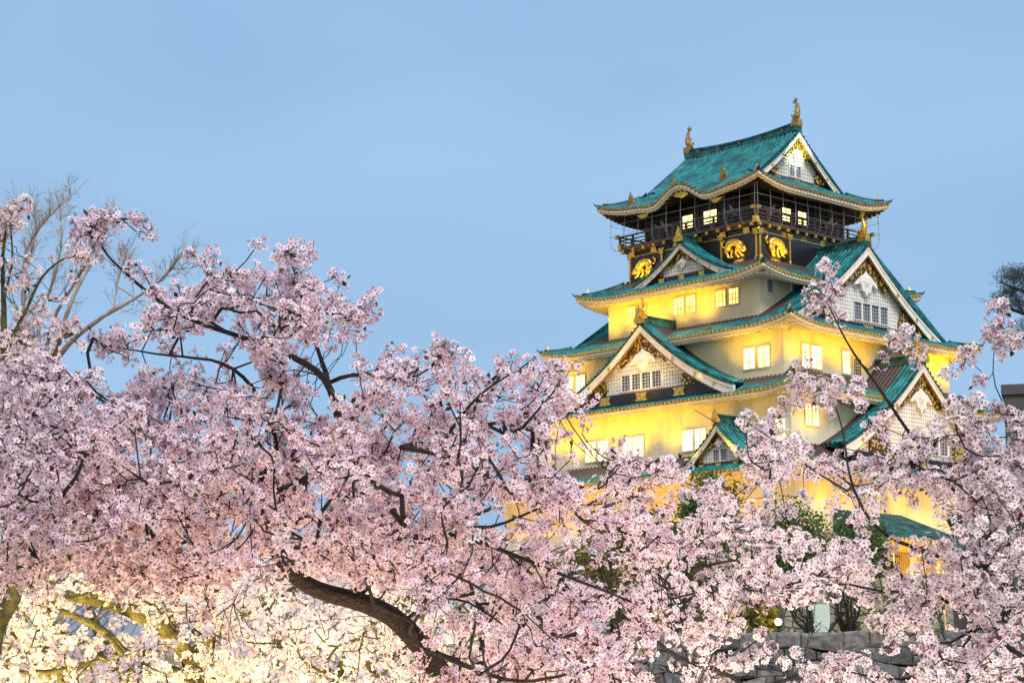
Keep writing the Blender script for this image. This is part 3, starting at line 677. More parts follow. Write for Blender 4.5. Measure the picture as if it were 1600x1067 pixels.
# wire net round the balcony
wr = MB()
for side in 'LFBK':
    T = FR(side, BX, BY); hL, hO = (hyb, hxb) if side in 'LB' else (hxb, hyb); n = 11
    prof_w = [(-.15, 43.2), (.42, 43.45), (.62, 44.0), (.62, 45.2), (.55, 46.9)]
    for a in np.linspace(-hL - .4, hL + .4, n): wr.tube([T(a, hO + d, z) for d, z in prof_w], .022, 4)
    for d, z in ((.62, 45.75), (.62, 44.6)): wr.tube([T(-hL - .6, hO + d, z), T(hL + .6, hO + d, z)], .02, 4)
wr.build('safety_net', 'wire', keep)

# fourth roof
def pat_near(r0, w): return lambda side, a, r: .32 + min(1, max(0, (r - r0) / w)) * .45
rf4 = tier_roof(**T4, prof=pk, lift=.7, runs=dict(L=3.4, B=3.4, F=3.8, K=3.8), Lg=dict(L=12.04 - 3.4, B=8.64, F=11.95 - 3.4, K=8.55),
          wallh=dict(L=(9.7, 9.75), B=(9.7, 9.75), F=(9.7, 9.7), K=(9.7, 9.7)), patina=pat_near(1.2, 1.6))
walls(10.0, 9.7, 31.5, 38.2, 'wall_plaster', -.5, 0)
T = FR('L', -.5, 0)
for a0, a1, z0_, z1_ in ((-.45, .95, 35.45, 37.0), (-1.9, -.62, 35.45, 37.0), (-5.7, -4.35, 35.5, 36.95), (-7.3, -6.0, 35.5, 36.95), (4.5, 5.7, 35.5, 36.95), (5.95, 7.1, 35.5, 36.95)):
    window(T, a0 + .08, a1 - .08, 10.0, z0_, z1_, True, (2, 2))
T = FR('F', -.5, 0); window(T, -9.0, -8.15, 9.7, 36.3, 37.5, False, (3, 3), frame='plaster'); window(T, -5.4, -4.5, 9.7, 36.3, 37.5, False, (3, 3), frame='plaster')
zg4 = lambda x: 42.25 - 3.5 * ((abs(x) / 6.2) * (1 + .45 * (1 - abs(x) / 6.2)))
T = FR('L'); g4 = gable(T, -.6, 11.35, zg4, 6.2, 39.15, .52, pend=.85, studs=True)
gable_roof(T, -.6, 11.35, 8.3, zg4, 6.2, g4, (-1, 0, 0), fish=None, fish_s=.9)

# third roof, a large hip-and-gable running along the left face
p3 = quad(.38, .0182); LG3 = 13.75
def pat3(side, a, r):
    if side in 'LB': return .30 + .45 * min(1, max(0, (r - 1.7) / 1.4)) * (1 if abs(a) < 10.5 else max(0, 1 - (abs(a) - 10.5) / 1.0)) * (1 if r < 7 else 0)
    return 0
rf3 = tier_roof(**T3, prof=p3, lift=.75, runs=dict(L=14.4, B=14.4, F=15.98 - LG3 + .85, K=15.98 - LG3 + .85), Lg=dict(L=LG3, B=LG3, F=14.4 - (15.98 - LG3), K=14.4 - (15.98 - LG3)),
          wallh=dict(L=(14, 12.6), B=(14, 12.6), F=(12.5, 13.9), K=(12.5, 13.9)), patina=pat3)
z3 = lambda x: T3['z0'] + p3(14.4 - abs(x))
ridge_part(T3['ox'], T3['oy'], 13.6, z3(0) - .1, rf3, sag=.25)
for s in (-1, 1): shachi('roof_fish_ornament', (T3['ox'], T3['oy'] + s * 13.25, z3(0) + 1.0), (0, -s, 0), .85, 'gold', rf3)
for sd_ in 'FK':
    T = FR(sd_, T3['ox'], T3['oy'])
    g3 = gable(T, 0, LG3, z3, 12.1, 34.0, .98, nwin=(4, (-1.55, 3.6), 34.35, 36.0) if sd_ == 'F' else (0, 0, 0, 0), wall_rec=.9)
walls(12.5, 14.0, 25.5, 32.5, 'wall_plaster')
T = FR('L')
for a0, a1 in ((-10.75, -9.45), (-12.45, -11.2), (11.0, 12.2), (12.6, 13.7)): window(T, a0, a1, 12.5, 28.8, 30.65, True, (1, 2), 'lamp_white')
T = FR('F')
for a0, a1 in ((-10.0, -8.95), (-8.65, -7.2), (-4.15, -3.1)): window(T, a0, a1, 14.0, 28.85, 30.9, True, (1, 2), 'lamp_white')
window(T, -2.55, -1.4, 14.0, 28.85, 30.4, False, (3, 4), frame='plaster')
window(T, 5.0, 6.2, 14.0, 28.85, 30.4, False, (3, 4), frame='plaster')

# second roof and its gables
rf2 = tier_roof(**T2, prof=pk, lift=.75, runs=dict(L=3.75, B=3.75, F=4.1, K=4.1), Lg=dict(L=17.68 - 3.75, B=13.93, F=15.93 - 3.75, K=12.18),
          wallh=dict(L=(16.2, 14.6), B=(16.2, 14.6), F=(14.3, 16.6), K=(14.3, 16.6)), patina=pat_near(1.1, 1.6))
zg2 = lambda x: 34.1 - 6.9 * ((abs(x) / 11.4) * (1 + .50 * (1 - abs(x) / 11.4)))
T = FR('L')
g2 = gable(T, .95, 15.3, zg2, 11.4, 27.7, .84, nwin=(4, (-2.1, 3.0), 28.0, 29.5), beamW=.84)
gable_roof(T, .95, 15.3, 9.8, zg2, 11.4, g2, (-1, 0, 0), fish=.55, fish_s=1.1, patina=lambda o, x: .8 if (o < 13.2 and x < 5) else 0)
walls(14.3, 16.2, 18.8, 26.4, 'wall_plaster')
for a0, a1 in ((-4.75, -3.45), (-6.3, -5.0), (7.75, 9.1), (6.05, 7.45), (1.5, 2.85), (2.95, 4.1), (-14.0, -12.8), (-15.6, -14.35)): window(T, a0, a1, 14.3, 21.75, 23.6, True, (1, 2), 'lamp_white')
T = FR('F')
for a0, a1 in ((-12.4, -11.6), (-11.4, -10.6)): window(T, a0, a1, 16.2, 23.2, 25.0, True, (1, 2), 'lamp_white')

# first roof, the big right gable and the small left gable
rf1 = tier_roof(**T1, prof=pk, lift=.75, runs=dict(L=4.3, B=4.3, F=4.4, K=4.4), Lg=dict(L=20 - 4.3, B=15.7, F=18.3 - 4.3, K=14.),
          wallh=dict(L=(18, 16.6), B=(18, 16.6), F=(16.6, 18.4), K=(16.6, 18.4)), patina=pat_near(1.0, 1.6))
zg1 = lambda x: 29.8 - 8.4 * ((abs(x) / 11.6) * (1 + .40 * (1 - abs(x) / 11.6)))
T = FR('F')
g1 = gable(T, .9, 19.4, zg1, 11.6, 20.9, .88, nwin=(6, (-2.9, 5.6), 21.5, 23.0))
gable_roof(T, .9, 19.4, 13.8, zg1, 11.6, g1, (0, -1, 0), fish=.6, fish_s=1.2, patina=lambda o, x: .8 if o < 17.3 else 0)
zgs = lambda x: 23.5 - 3.9 * ((abs(x) / 4.9) * (1 + .45 * (1 - abs(x) / 4.9)))
T = FR('L')
gs = gable(T, -9.9, 17.1, zgs, 4.9, 20.0, .6, nwin=(2, (-.75, .9), 20.2, 21.2), pend=.8)
gable_roof(T, -9.9, 17.1, 14.2, zgs, 4.9, gs, (-1, 0, 0), fish=None, fish_s=.8)
walls(16.5, 18.3, 13.5, 19.3, 'wall_plaster')

# ------------------------------------------------------------------ stone base of the keep, entrance wing, service tower
bs = MB(); rings = []
for k in range(13):
    t = k / 12; z = -1.7 + 15.3 * t; f = (1 - t) ** 1.8 * 6.5
    rings.append([(-17 - f, -18.8 - f, z), (17 + f, -18.8 - f, z), (17 + f, 18.8 + f, z), (-17 - f, 18.8 + f, z), (-17 - f, -18.8 - f, z)])
bs.grid(rings); bs.add([(-17, -18.8, 13.6), (17, -18.8, 13.6), (17, 18.8, 13.6), (-17, 18.8, 13.6)], [(0, 1, 2, 3)])
sb = bs.build('stone_rampart', 'castle_stone'); sb.location = (CX, CY, CAMZ); sb.rotation_euler = (0, 0, CYAW)
tag(sb, 'steep amber-lit stone rampart under the castle keep behind the blossoms', 'rampart')

wing = empty('gate_house', (CX, CY, CAMZ), CYAW, 'amber-lit gate house with barred windows at the foot of the keep', 'building')
b = MB(); b.box(TW, -11.0, -3.0, -23.6, -18.4, 5.5, 12.9); b.build('wall', 'ochre', wing)
b = MB()
T = FR('F')
for i in range(21):
    a = -11.7 + i * .47; b.tube([T(a, 24.9, 13.15), T(a, 18.5, 15.6)], .1, 6)
b.hexa([T(-11.9, 25, 12.95), T(-2.1, 25, 12.95), T(-2.1, 18.45, 12.95), T(-11.9, 18.45, 12.95), T(-11.9, 25, 13.1), T(-2.1, 25, 13.1), T(-2.6, 18.45, 15.5), T(-11.4, 18.45, 15.5)])
b.build('roof', 'ridge', wing)
b = MB()
for i in range(18): b.box(T, -11.7 + i * .54, -11.5 + i * .54, 23.62, 24.85, 12.65, 12.93)
b.build('rafters', 'rafter_white', wing)
for a in (-10.2, -6.6):
    fb = MB(); fb.box(T, a, a + 2.2, 23.6, 23.66, 9.2, 11.8); f = fb.build('window', 'lamp', wing)
    bb = MB()
    for i in range(8): bb.box(T, a + .1 + i * .27, a + .2 + i * .27, 23.66, 23.8, 9.2, 11.8)
    bb.build('window_bars', 'mullion', f)
rp = MB(); rp.hexa([T(-14, 30, -1.6), T(6, 30, -1.6), T(6, 20, -1.6), T(-14, 20, -1.6), T(-12, 26, 5.6), T(4.5, 26, 5.6), T(4.5, 20, 5.6), T(-12, 20, 5.6)])
r_ = rp.build('gate_rampart', 'castle_stone'); r_.location = (CX, CY, CAMZ); r_.rotation_euler = (0, 0, CYAW)
tag(r_, 'lower battered stone rampart carrying the amber gate house', 'rampart')

# ------------------------------------------------------------------ floodlights of the castle
CM = np.array([[math.cos(CYAW), -math.sin(CYAW)], [math.sin(CYAW), math.cos(CYAW)]])
def cw(x, y, z):
    q = CM @ np.array([x, y]); return np.array([CX + q[0], CY + q[1], z + CAMZ])
def spot(p, q, power, ang=110, col=(1, .53, .0), blend=1., size=.5):
    l = bpy.data.lights.new('floodlight', 'SPOT'); l.energy = power; l.spot_size = rad(ang); l.spot_blend = blend; l.shadow_soft_size = size; l.color = col
    o = bpy.data.objects.new('floodlight', l); C.objects.link(o); o.location = p; aim(o, np.asarray(q) - np.asarray(p)); return o
YEL = (1.0, .64, .0)
FL = 1650
for y in (8.8, 5.8, 2.8, -.2, -3.2): spot(cw(-13.2, y, 33.5), cw(-10.9, y, 37.5), FL * .85, 92)                     # fourth storey, left face
for y, k in ((-6.5, .8), (-9.2, .9), (-12., 1.), (10, 1.), (13, 1.2)): spot(cw(-15.0, y, 27.9), cw(-12.8, y, 32.2), FL * .85 * k, 92)
for x, k in ((-11.2, .9), (-8, .9), (-4.8, .9), (-1.5, .7), (9.5, 1.4), (12, 1.2)): spot(cw(x, -16.6, 28.1), cw(x, -14.3, 32.3), FL * .85 * k, 92)
for y, k in ((-12, .9), (-7, .9), (-2.5, 1.5), (2, 1.7), (6, 1.6), (10.5, 1.6), (14.5, 1.3)): spot(cw(-17.6, y, 20.7), cw(-14.7, y, 25.9), FL * .95 * k, 88)
for x in (-12, -8): spot(cw(x, -19, 21.3), cw(x, -16.6, 25.9), FL * .8, 95)
for y in (-14, -8, -2, 4, 10, 16): spot(cw(-22.5, y, 1.0), cw(-18, y, 12), FL * 4.5, 100, (1.0, .46, .0))
for y in (-12, 0, 12): spot(cw(-21, y, 9), cw(-17, y, 17), FL * .5, 120, (1.0, .46, .0))
for x in (-12, -4, 4): spot(cw(x, -34, 1.5), cw(x + 1, -24, 11), FL * 5, 110, (1.0, .46, .0))
for x, yy, zz in ((-13, -20.6, 16.0), (-9.5, -20.6, 16.0), (-6, -20.6, 16.0), (-2.5, -20.6, 16.0), (1, -21.6, 14.2), (8, -21.6, 14.2)): spot(cw(x, yy, zz), cw(x, -18.3, 17.8), FL * .22, 130, (1.0, .46, .0))
for x in (-10.2, -4): spot(cw(x, -26.5, 8), cw(x, -23.5, 12), FL * .4, 130, (1.0, .55, .0))
for y in (-5.9, -4.6, 5.9, 6.9): spot(cw(-9.9, y, 39.65), cw(-8.7, y, 41.4), 800, 95, (1.0, .60, .06), size=.1)
spot(cw(-6.6, -9.5, 39.75), cw(-6.4, -8.2, 41.4), 800, 95, (1.0, .60, .06), size=.1)
spot(cw(-5.6, -9.5, 39.75), cw(-6.25, -8.2, 41.4), 800, 95, (1.0, .60, .06), size=.1)
spot(cw(-9.5, -9.2, 43.0), cw(-8.2, -8.2, 47), 160, 140, YEL)
spot(cw(6.5, -10.0, 44.0), cw(6.4, -8.6, 47), 260, 140, YEL)
spot(cw(T5['ox'], T5['oy'] - 9.3, 49.2), cw(T5['ox'], T5['oy'] - 6.5, 52.9), 2600, 66, (.80, 1.0, .45), .9)
spot(cw(-17.6, .95, 27.1), cw(-15, .95, 31), 750, 140, (1, .60, .22))

# ------------------------------------------------------------------ near stone wall, terrace, lamp
def stone_wall(x0, x1, d0, d1, y_top, name, label, rows=9, h0=.55):
    p0, p1 = Wp(x0, y_top, d0), Wp(x1, y_top, d1); zt = (p0[2] + p1[2]) / 2; p0[2] = p1[2] = 0
    L = np.linalg.norm(p1 - p0); u = (p1 - p0) / L; n = np.array([u[1], -u[0], 0])
    if n[1] > 0: n = -n
    r = random.Random(3); mb = MB(); core = MB()
    T = lambda a, o, z: tuple(p0 + u * a + n * o + np.array([0, 0, z]))
    # courses share wandering joints so no line runs straight
    hs_ = [0.]; 
    while hs_[-1] < zt - .1: hs_.append(hs_[-1] + (.46 if len(hs_) == 1 else r.uniform(.28, .48)))
    wav = lambda k, a: (0 if k == 0 else .10 * math.sin(a * 1.7 + k * 2.1) + .07 * math.sin(a * 3.9 + k * 5.3)) + .03 * math.sin(a * .6 + k)
    for row in range(len(hs_) - 1):
        a = -r.uniform(0, .5)
        while a < L:
            w = r.uniform(.5, 1.25) if row == 0 else r.uniform(.22, .8)
            spl = row > 0 and r.random() < .22
            for part_ in ((0, 1),) if not spl else ((0, .52), (.52, 1)):
                gp_ = .006; o = r.uniform(-.03, .10); sh0, sh1 = r.uniform(-.07, .07), r.uniform(-.07, .07)
                zz = lambda f, q: zt - (hs_[row] + wav(row, q)) * (1 - f) - (hs_[row + 1] + wav(row + 1, q)) * f
                f0, f1 = part_
                tp = r.uniform(-.03, .10) if row == 0 else 0
                c = [(a + gp_, zz(f1, a) + gp_), (a + w - gp_ + sh1 * .5, zz(f1, a + w) + gp_), (a + w - gp_ + sh0 * .5, zz(f0, a + w) - gp_ + tp), (a + w * .5, zz(f0, a + w * .5) - gp_ + tp + r.uniform(0, .04) * (row == 0)), (a + gp_, zz(f0, a) - gp_ + tp)]
                cx_, cz_ = sum(p[0] for p in c) / 5, sum(p[1] for p in c) / 5; n5 = 5
                V_ = []
                for (q, oo, jj) in ((1, -.5, 0), (1, o * .5 + .04, 0), (.93, o * .5 + .08, .012), (.62, o * .5 + .105 + r.uniform(-.02, .03), .04)):
                    V_ += [T(cx_ + (p[0] - cx_) * q + r.uniform(-jj, jj), oo + r.uniform(-jj, jj) * .6, cz_ + (p[1] - cz_) * q + r.uniform(-jj, jj)) for p in c]
                F_ = [(i * 5 + k, i * 5 + (k + 1) % 5, (i + 1) * 5 + (k + 1) % 5, (i + 1) * 5 + k) for i in range(3) for k in range(5)] + [(15, 16, 17, 18, 19)]
                mb.add(V_, F_, [r.random()] * len(V_))
            a += w
    o_ = mb.build(name, 'grey_stone', attr='tone'); tag(o_, label, 'wall')
    core.box(T, 0, L, -1.2, -.35, 0, zt - .1); core.build('wall_core', 'joint', o_)
    return o_
stone_wall(930, 1480, 60, 56, 990, 'stone_wall', 'low grey wall of rough stone blocks behind the lowest blossoms')
tr = MB(); q0, q1 = Wp(600, 1000, 63), Wp(1520, 1000, 57)
zt = Wp(1100, 1000, 60)[2] - .1
tr.hexa([(q0[0], q0[1] + .6, -.1), (q1[0], q1[1] + .6, -.1), (60, 150, -.1), (-10, 150, -.1), (q0[0], q0[1] + .6, zt), (q1[0], q1[1] + .6, zt), (60, 150, zt + .3), (-10, 150, zt + .3)])
tag(tr.build('terrace', 'ground'), kind='structure')
lp = Wp(1216, 972, 66)
lamp = empty('garden_lamp', (lp[0], lp[1], zt), 0, 'small glowing round garden lamp on the stone wall terrace', 'lamp')
b = MB(); b.tube([(0, 0, -.2), (0, 0, lp[2] - zt - .12)], .04, 8); b.tube([(0, 0, lp[2] - zt - .18), (0, 0, lp[2] - zt - .1)], [.09, .12], 8); b.build('post', 'black', lamp)
b = MB(); b.grid([[(.115 * math.cos(a) * math.sin(p), .115 * math.sin(a) * math.sin(p), lp[2] - zt + .02 + .115 * math.cos(p)) for a in np.linspace(0, 6.2832, 13)] for p in np.linspace(0, math.pi, 9)])
b.build('globe', emit('lamp_globe', (1, .90, .30), 12), lamp, smooth=True)
pl = bpy.data.lights.new('lamp_light', 'POINT'); pl.energy = 110; pl.color = (1, .72, .10); pl.shadow_soft_size = .2
po_ = bpy.data.objects.new('lamp_light', pl); C.objects.link(po_); po_.location = (lp[0] - .1, lp[1] + .5, lp[2] + .35)

spot(np.append(Wp(1350, 985, 75)[:2], zt + .2), Wp(1360, 945, 80), 520, 140, (.80, 1.0, .22))
# retaining wall behind the terrace shrubs, lit green and pale
p0, p1 = Wp(1225, 985, 82), Wp(1480, 985, 76)
b = MB(); u_ = (p1 - p0); zt2 = Wp(1300, 905, 80)[2]
T = lambda a, o, z: (p0[0] + u_[0] * a, p0[1] + u_[1] * a + o, z)
b.hexa([T(0, 0, zt - .2), T(1, 0, zt - .2), T(1, 3, zt - .2), T(0, 3, zt - .2), T(.02, .35, zt2), T(.98, .35, zt2), T(.98, 3, zt2), T(.02, 3, zt2)])
tag(b.build('retaining_wall', 'retain_stone'), 'greenish lit retaining wall of squared stones behind the bare shrubs', 'wall')
sg = empty('signboard', Wp(1284, 990, 74), 0, 'pale white panel standing between the bare shrubs above the stone wall', 'sign')
sg.location.z = zt
b = MB(); b.box(TW, -.30, .30, -.04, .04, .0, 1.75); b.build('panel', M.setdefault('green_lit', mat('green_lit_panel', (.55, .68, .60), .6, var=.15, scale=2)), sg); b = MB()  # white panel tinted with the green light falling on it
for a in (-.27, .27): b.box(TW, a - .04, a + .04, .045, .12, -.1, 1.7)
b.build('post', 'concrete', sg)

# grey service tower at the right edge, with glazed bays
q = Wp(1628, 1000, 120); sv = empty('service_tower', (q[0], q[1], 0), rad(-16), 'dark grey flat-topped service building at the far right beside the keep', 'building')
zt_ = Wp(1600, 592, 120)[2]; b = MB(); b.box(TW, -1.6, 9, 0, 9, 0, zt_); b.box(TW, -1.75, 9.15, -.15, 9.15, zt_ - .5, zt_ + .1); b.build('wall', 'concrete', sv)
q = Wp(1503, 900, 126); zt_ = Wp(1500, 806, 126)[2]
gb_ = empty('glazed_annex', (q[0], q[1], 0), rad(-14), 'low grey annex with tall blue-green windows left of the service building', 'building')
b = MB(); b.box(TW, -.6, 4.6, 0, 6, 0, zt_); b.box(TW, -.8, 4.8, -.2, 6.2, zt_ - .25, zt_ + .15); b.build('wall', 'concrete', gb_)
M['teal_glass'] = mat('teal_glass', (.10, .17, .18), .12, var=.5, scale=.8)
for k in range(3):
    for zz in (zt_ - 2.2, zt_ - 5.2):
        fb = MB(); x0 = -.3 + k * 1.6
        for (a0, a1, c0, c1) in ((x0 - .07, x0, zz - .07, zz + 1.77), (x0 + 1.3, x0 + 1.37, zz - .07, zz + 1.77), (x0, x0 + 1.3, zz - .07, zz), (x0, x0 + 1.3, zz + 1.7, zz + 1.77), (x0 + .62, x0 + .68, zz, zz + 1.7)): fb.box(TW, a0, a1, -.08, .02, c0, c1)
        f = fb.build('window', 'bars', gb_); pb = MB(); pb.box(TW, x0, x0 + 1.3, -.03, .03, zz, zz + 1.7); pb.build('pane', 'teal_glass', f)

# grey tiled house at lower left behind the lit cherry tree
q = Wp(150, 1010, 34); hs = empty('tiled_house', (q[0], q[1], 0), rad(-8), 'small house with a grey tiled roof behind the lower left blossoms', 'house')
ze, zr_ = Wp(150, 1000, 34)[2], Wp(150, 936, 34)[2]
b = MB(); b.box(TW, -2.0, 1.9, -.6, 2.6, 0, ze - .05); b.build('wall', 'plaster', hs)
b = MB()
for s in (-1, 1):
    b.hexa([(-2.4, 1 + s * 2.1, ze - .06), (2.3, 1 + s * 2.1, ze - .06), (1.4, 1, zr_ - .06), (-1.5, 1, zr_ - .06), (-2.4, 1 + s * 2.1, ze), (2.3, 1 + s * 2.1, ze), (1.4, 1, zr_), (-1.5, 1, zr_)])
    for k in range(22):
        t = (k + .5) / 22; b.tube([(-2.4 + 4.7 * t, 1 + s * 2.1, ze + .02), (-1.5 + 2.9 * t, 1, zr_ + .02)], .035, 6)
b.build('roof', 'house_tile', hs)
b = MB(); b.tube([(-1.6, 1, zr_ + .06), (1.5, 1, zr_ + .06)], .09, 8); b.build('ridge', 'house_tile', hs)

# ------------------------------------------------------------------ trees
def to_mesh(name, V, loops, starts, totals, m, parent, col=None, smooth=False):
    me = bpy.data.meshes.new(name); me.vertices.add(len(V)); me.vertices.foreach_set('co', np.ascontiguousarray(V, np.float32).ravel())
    me.loops.add(len(loops)); me.loops.foreach_set('vertex_index', loops.astype(np.int32))
    me.polygons.add(len(starts)); me.polygons.foreach_set('loop_start', starts.astype(np.int32)); me.polygons.foreach_set('loop_total', totals.astype(np.int32))
    me.update(calc_edges=True)
    if col is not None:
        at = me.color_attributes.new('Col', 'FLOAT_COLOR', 'POINT'); c4 = np.ones((len(V), 4), np.float32); c4[:, :3] = col; at.data.foreach_set('color', c4.ravel())
    me.materials.append(M[m])
    o = bpy.data.objects.new(name, me); C.objects.link(o); o.parent = parent; return o

def flower_template(simple=False):
    V, F, K = [], [], []
    for k in range(5):
        an = k * 1.2566; c, s = math.cos(an), math.sin(an)
        pts = [(.06, 0, 0), (.60, -.36, .16), (.97, 0, .26), (.60, .36, .16)]
        n = len(V); V += [(x * c - y * s, x * s + y * c, z) for x, y, z in pts]; F.append([n, n + 1, n + 2, n + 3]); K += [1, 0, 0, 0]
    n = len(V); V += [(.22 * math.cos(k * 1.2566 + .6), .22 * math.sin(k * 1.2566 + .6), .10) for k in range(5)]; F.append(list(range(n, n + 5))); K += [2] * 5
    if not simple:
        n = len(V); V += [(.11, 0, -.02), (-.11, .04, -.02), (0, 0, -2.6)]; F.append([n, n + 1, n + 2]); K += [3] * 3
        n = len(V); V += [(.2, 0, .0), (-.1, .17, .0), (0, 0, -.55)]; F.append([n, n + 1, n + 2]); K += [3] * 3
    return np.array(V), F, np.array(K)
def crown(name, cen, nfl, R, rc, parent, tint, simple=False, seed=1, leaf=.25):
    g = np.random.default_rng(seed); V0, F0, K0 = flower_template(simple)
    N = len(cen); cid = np.repeat(np.arange(N), g.poisson(nfl, N) + 3); n = len(cid)
    u = g.normal(size=(n, 3)); u[:, 2] += .15; u /= np.linalg.norm(u, axis=1)[:, None]
    csz = g.uniform(.75, 1.25, N)[cid]
    P = cen[cid] + u * (rc * csz * g.uniform(.65, 1.1, n))[:, None]
    d = u + g.normal(size=(n, 3)) * .35; d /= np.linalg.norm(d, axis=1)[:, None]
    h = g.normal(size=(n, 3)); x = np.cross(d, h); x /= np.linalg.norm(x, axis=1)[:, None]; y = np.cross(d, x)
    sc = R * g.uniform(.8, 1.2, n)
    V = P[:, None, :] + sc[:, None, None] * (V0[None, :, 0, None] * x[:, None, :] + V0[None, :, 1, None] * y[:, None, :] + V0[None, :, 2, None] * d[:, None, :])
    m = len(V0)
    lp_ = np.array([i for f in F0 for i in f]); tt = np.array([len(f) for f in F0])
    loops = (lp_[None, :] + (np.arange(n) * m)[:, None]).ravel(); totals = np.tile(tt, n); starts = np.concatenate([[0], np.cumsum(totals)[:-1]])
    base = np.array(tint[0])[None] * (1 - (w := g.beta(1.3, 2.0, n)[:, None])) + np.array(tint[1])[None] * w
    q_ = g.uniform(0, 1, N)[cid][:, None]; base = np.clip(base * (1.05 - .22 * q_ ** 2 * np.array([.85, 1.08, .88])), 0, .95)
    col = np.repeat(base[:, None, :], m, 1)
    col[:, K0 == 1] *= np.array([.95, .70, .78]); col[:, K0 == 2] = np.array([.24, .045, .07]) * g.uniform(.4, 1.9, n)[:, None, None]
    if (K0 == 3).any(): col[:, K0 == 3] = np.array([.16, .06, .035])
    V = V.reshape(-1, 3); col = col.reshape(-1, 3)
    # small new leaves among the flowers
    nl = int(N * leaf)
    if nl:
        ci = g.integers(0, N, nl); u = g.normal(size=(nl, 3)); u /= np.linalg.norm(u, axis=1)[:, None]; s_ = np.cross(u, g.normal(size=(nl, 3))); s_ /= np.linalg.norm(s_, axis=1)[:, None]
        p = cen[ci] + u * rc * .9; L = g.uniform(1.2, 2.6, nl)[:, None] * R; Wd = L * .28
        LV = np.stack([p, p + u * L * .5 + s_ * Wd, p + u * L, p + u * L * .5 - s_ * Wd], 1).reshape(-1, 3)
        k0 = len(V); loops = np.concatenate([loops, k0 + np.arange(nl * 4)]); s0 = starts[-1] + totals[-1]
        starts = np.concatenate([starts, s0 + np.arange(nl) * 4]); totals = np.concatenate([totals, np.full(nl, 4)])
        V = np.concatenate([V, LV]); lc = np.where(g.random((nl, 1)) < .35, np.array([[.10, .11, .025]]), np.array([[.085, .035, .028]])) * g.uniform(.4, 1.4, (nl, 1))
        col = np.concatenate([col, np.repeat(lc, 4, 0)])
    return to_mesh(name, V, loops, starts, totals, 'petal', parent, col)

class Skel:
    """branch skeleton: drawn limbs first, then twigs grown to every flower cluster"""
    def __init__(s, seed): s.p = []; s.par = []; s.r = []; s.fix = []; s.g = np.random.default_rng(seed)
    def limb(s, pts, r0, r1, root=None, step=.07, wob=.012):
        P = np.array(pts, float); L = np.concatenate([[0], np.cumsum(np.linalg.norm(np.diff(P, axis=0), axis=1))]); n = max(3, int(L[-1] / step)); t = np.linspace(0, L[-1], n)
        # Catmull-Rom style smoothing by resampling then averaging
        Q = np.stack([np.interp(t, L, P[:, k]) for k in range(3)], 1)
        for _ in range(3): Q[1:-1] = (Q[:-2] + 2 * Q[1:-1] + Q[2:]) / 4
        Q[1:-1] += np.cumsum(s.g.normal(size=(n - 2, 3)), axis=0) * wob * .25 * np.sin(np.linspace(0, math.pi, n - 2))[:, None]
        prev = -1
        if root is not None and s.p:
            A = np.array(s.p); prev = int(np.argmin(np.linalg.norm(A - Q[0], axis=1)))
        first = len(s.p)
        for k in range(n):
            s.p.append(Q[k]); s.par.append(prev); prev = len(s.p) - 1; s.r.append(r0 + (r1 - r0) * (k / (n - 1)) ** .8); s.fix.append(True)
        return first
    def grow(s, cen, step=.075, twig=.0022, bow=.16):
        A = np.array(s.p); kd = kdtree.KDTree(len(A)); [kd.insert(p, i) for i, p in enumerate(A)]; kd.balance()
        d0 = np.array([kd.find(c)[2] for c in cen]); order = np.argsort(d0)
        for b in range(0, len(order), 60):
            kd = kdtree.KDTree(len(s.p)); [kd.insert(p, i) for i, p in enumerate(s.p)]; kd.balance()
            for ci in order[b:b + 60]:
                c = cen[ci]; cand = kd.find_n(c, 6); _, i, d = cand[int(s.g.integers(0, min(3, len(cand))))]
                if d < .02: continue
                q = s.p[i]; n = max(1, int(d / step)); bw_ = np.array([s.g.normal() * .06, s.g.normal() * .06, -bow * s.g.uniform(0, 1)]) * d
                prev = i
                for k in range(1, n + 1):
                    t = k / n; pt = q + (c - q) * t + bw_ * math.sin(t * math.pi) + s.g.normal(size=3) * .006
                    s.p.append(pt); s.par.append(prev); s.r.append(0.); s.fix.append(False); prev = len(s.p) - 1
        n = len(s.p); acc = np.zeros(n); r = np.array(s.r); kids = [[] for _ in range(n)]
        for i in range(n - 1, -1, -1):
            if not s.fix[i]: r[i] = max(twig, (acc[i]) ** (1 / 2.35)) if acc[i] > 0 else twig
            if s.par[i] >= 0 and not s.fix[i]: acc[s.par[i]] += r[i] ** 2.35
        s.r = list(np.minimum(r, .05 + 0 * r) if False else r)
    def mesh(s, name, m, parent, rmin=0., rmax=9.):
        n = len(s.p); kids = [[] for _ in range(n)]
        for i, q in enumerate(s.par):
            if q >= 0: kids[q].append(i)
        mb = MB(); P = np.array(s.p); r = np.array(s.r)
        VV = []; FF = []; off = 0
        starts = [i for i in range(n) if s.par[i] < 0]; stack = [(i, None) for i in starts]
        while stack:
            i, pr = stack.pop(); ch = [] if pr is None else [pr]; rr = [] if pr is None else [min(r[pr], r[i] * 1.25)]
            cur = i
            while True:
                ch.append(cur); rr.append(r[cur]); ks = kids[cur]
                if not ks: break
                nx = next((k for k in ks if k == cur + 1), None)
                if nx is None: nx = max(ks, key=lambda k: r[k])
                for k in ks:
                    if k != nx: stack.append((k, cur))
                cur = nx
            if len(ch) >= 2: mb.tube(P[ch], rr, 10 if max(rr) > .035 else (6 if max(rr) > .012 else 4), cap=max(rr) > .02)
        return mb.build(name, m, parent, smooth=True)

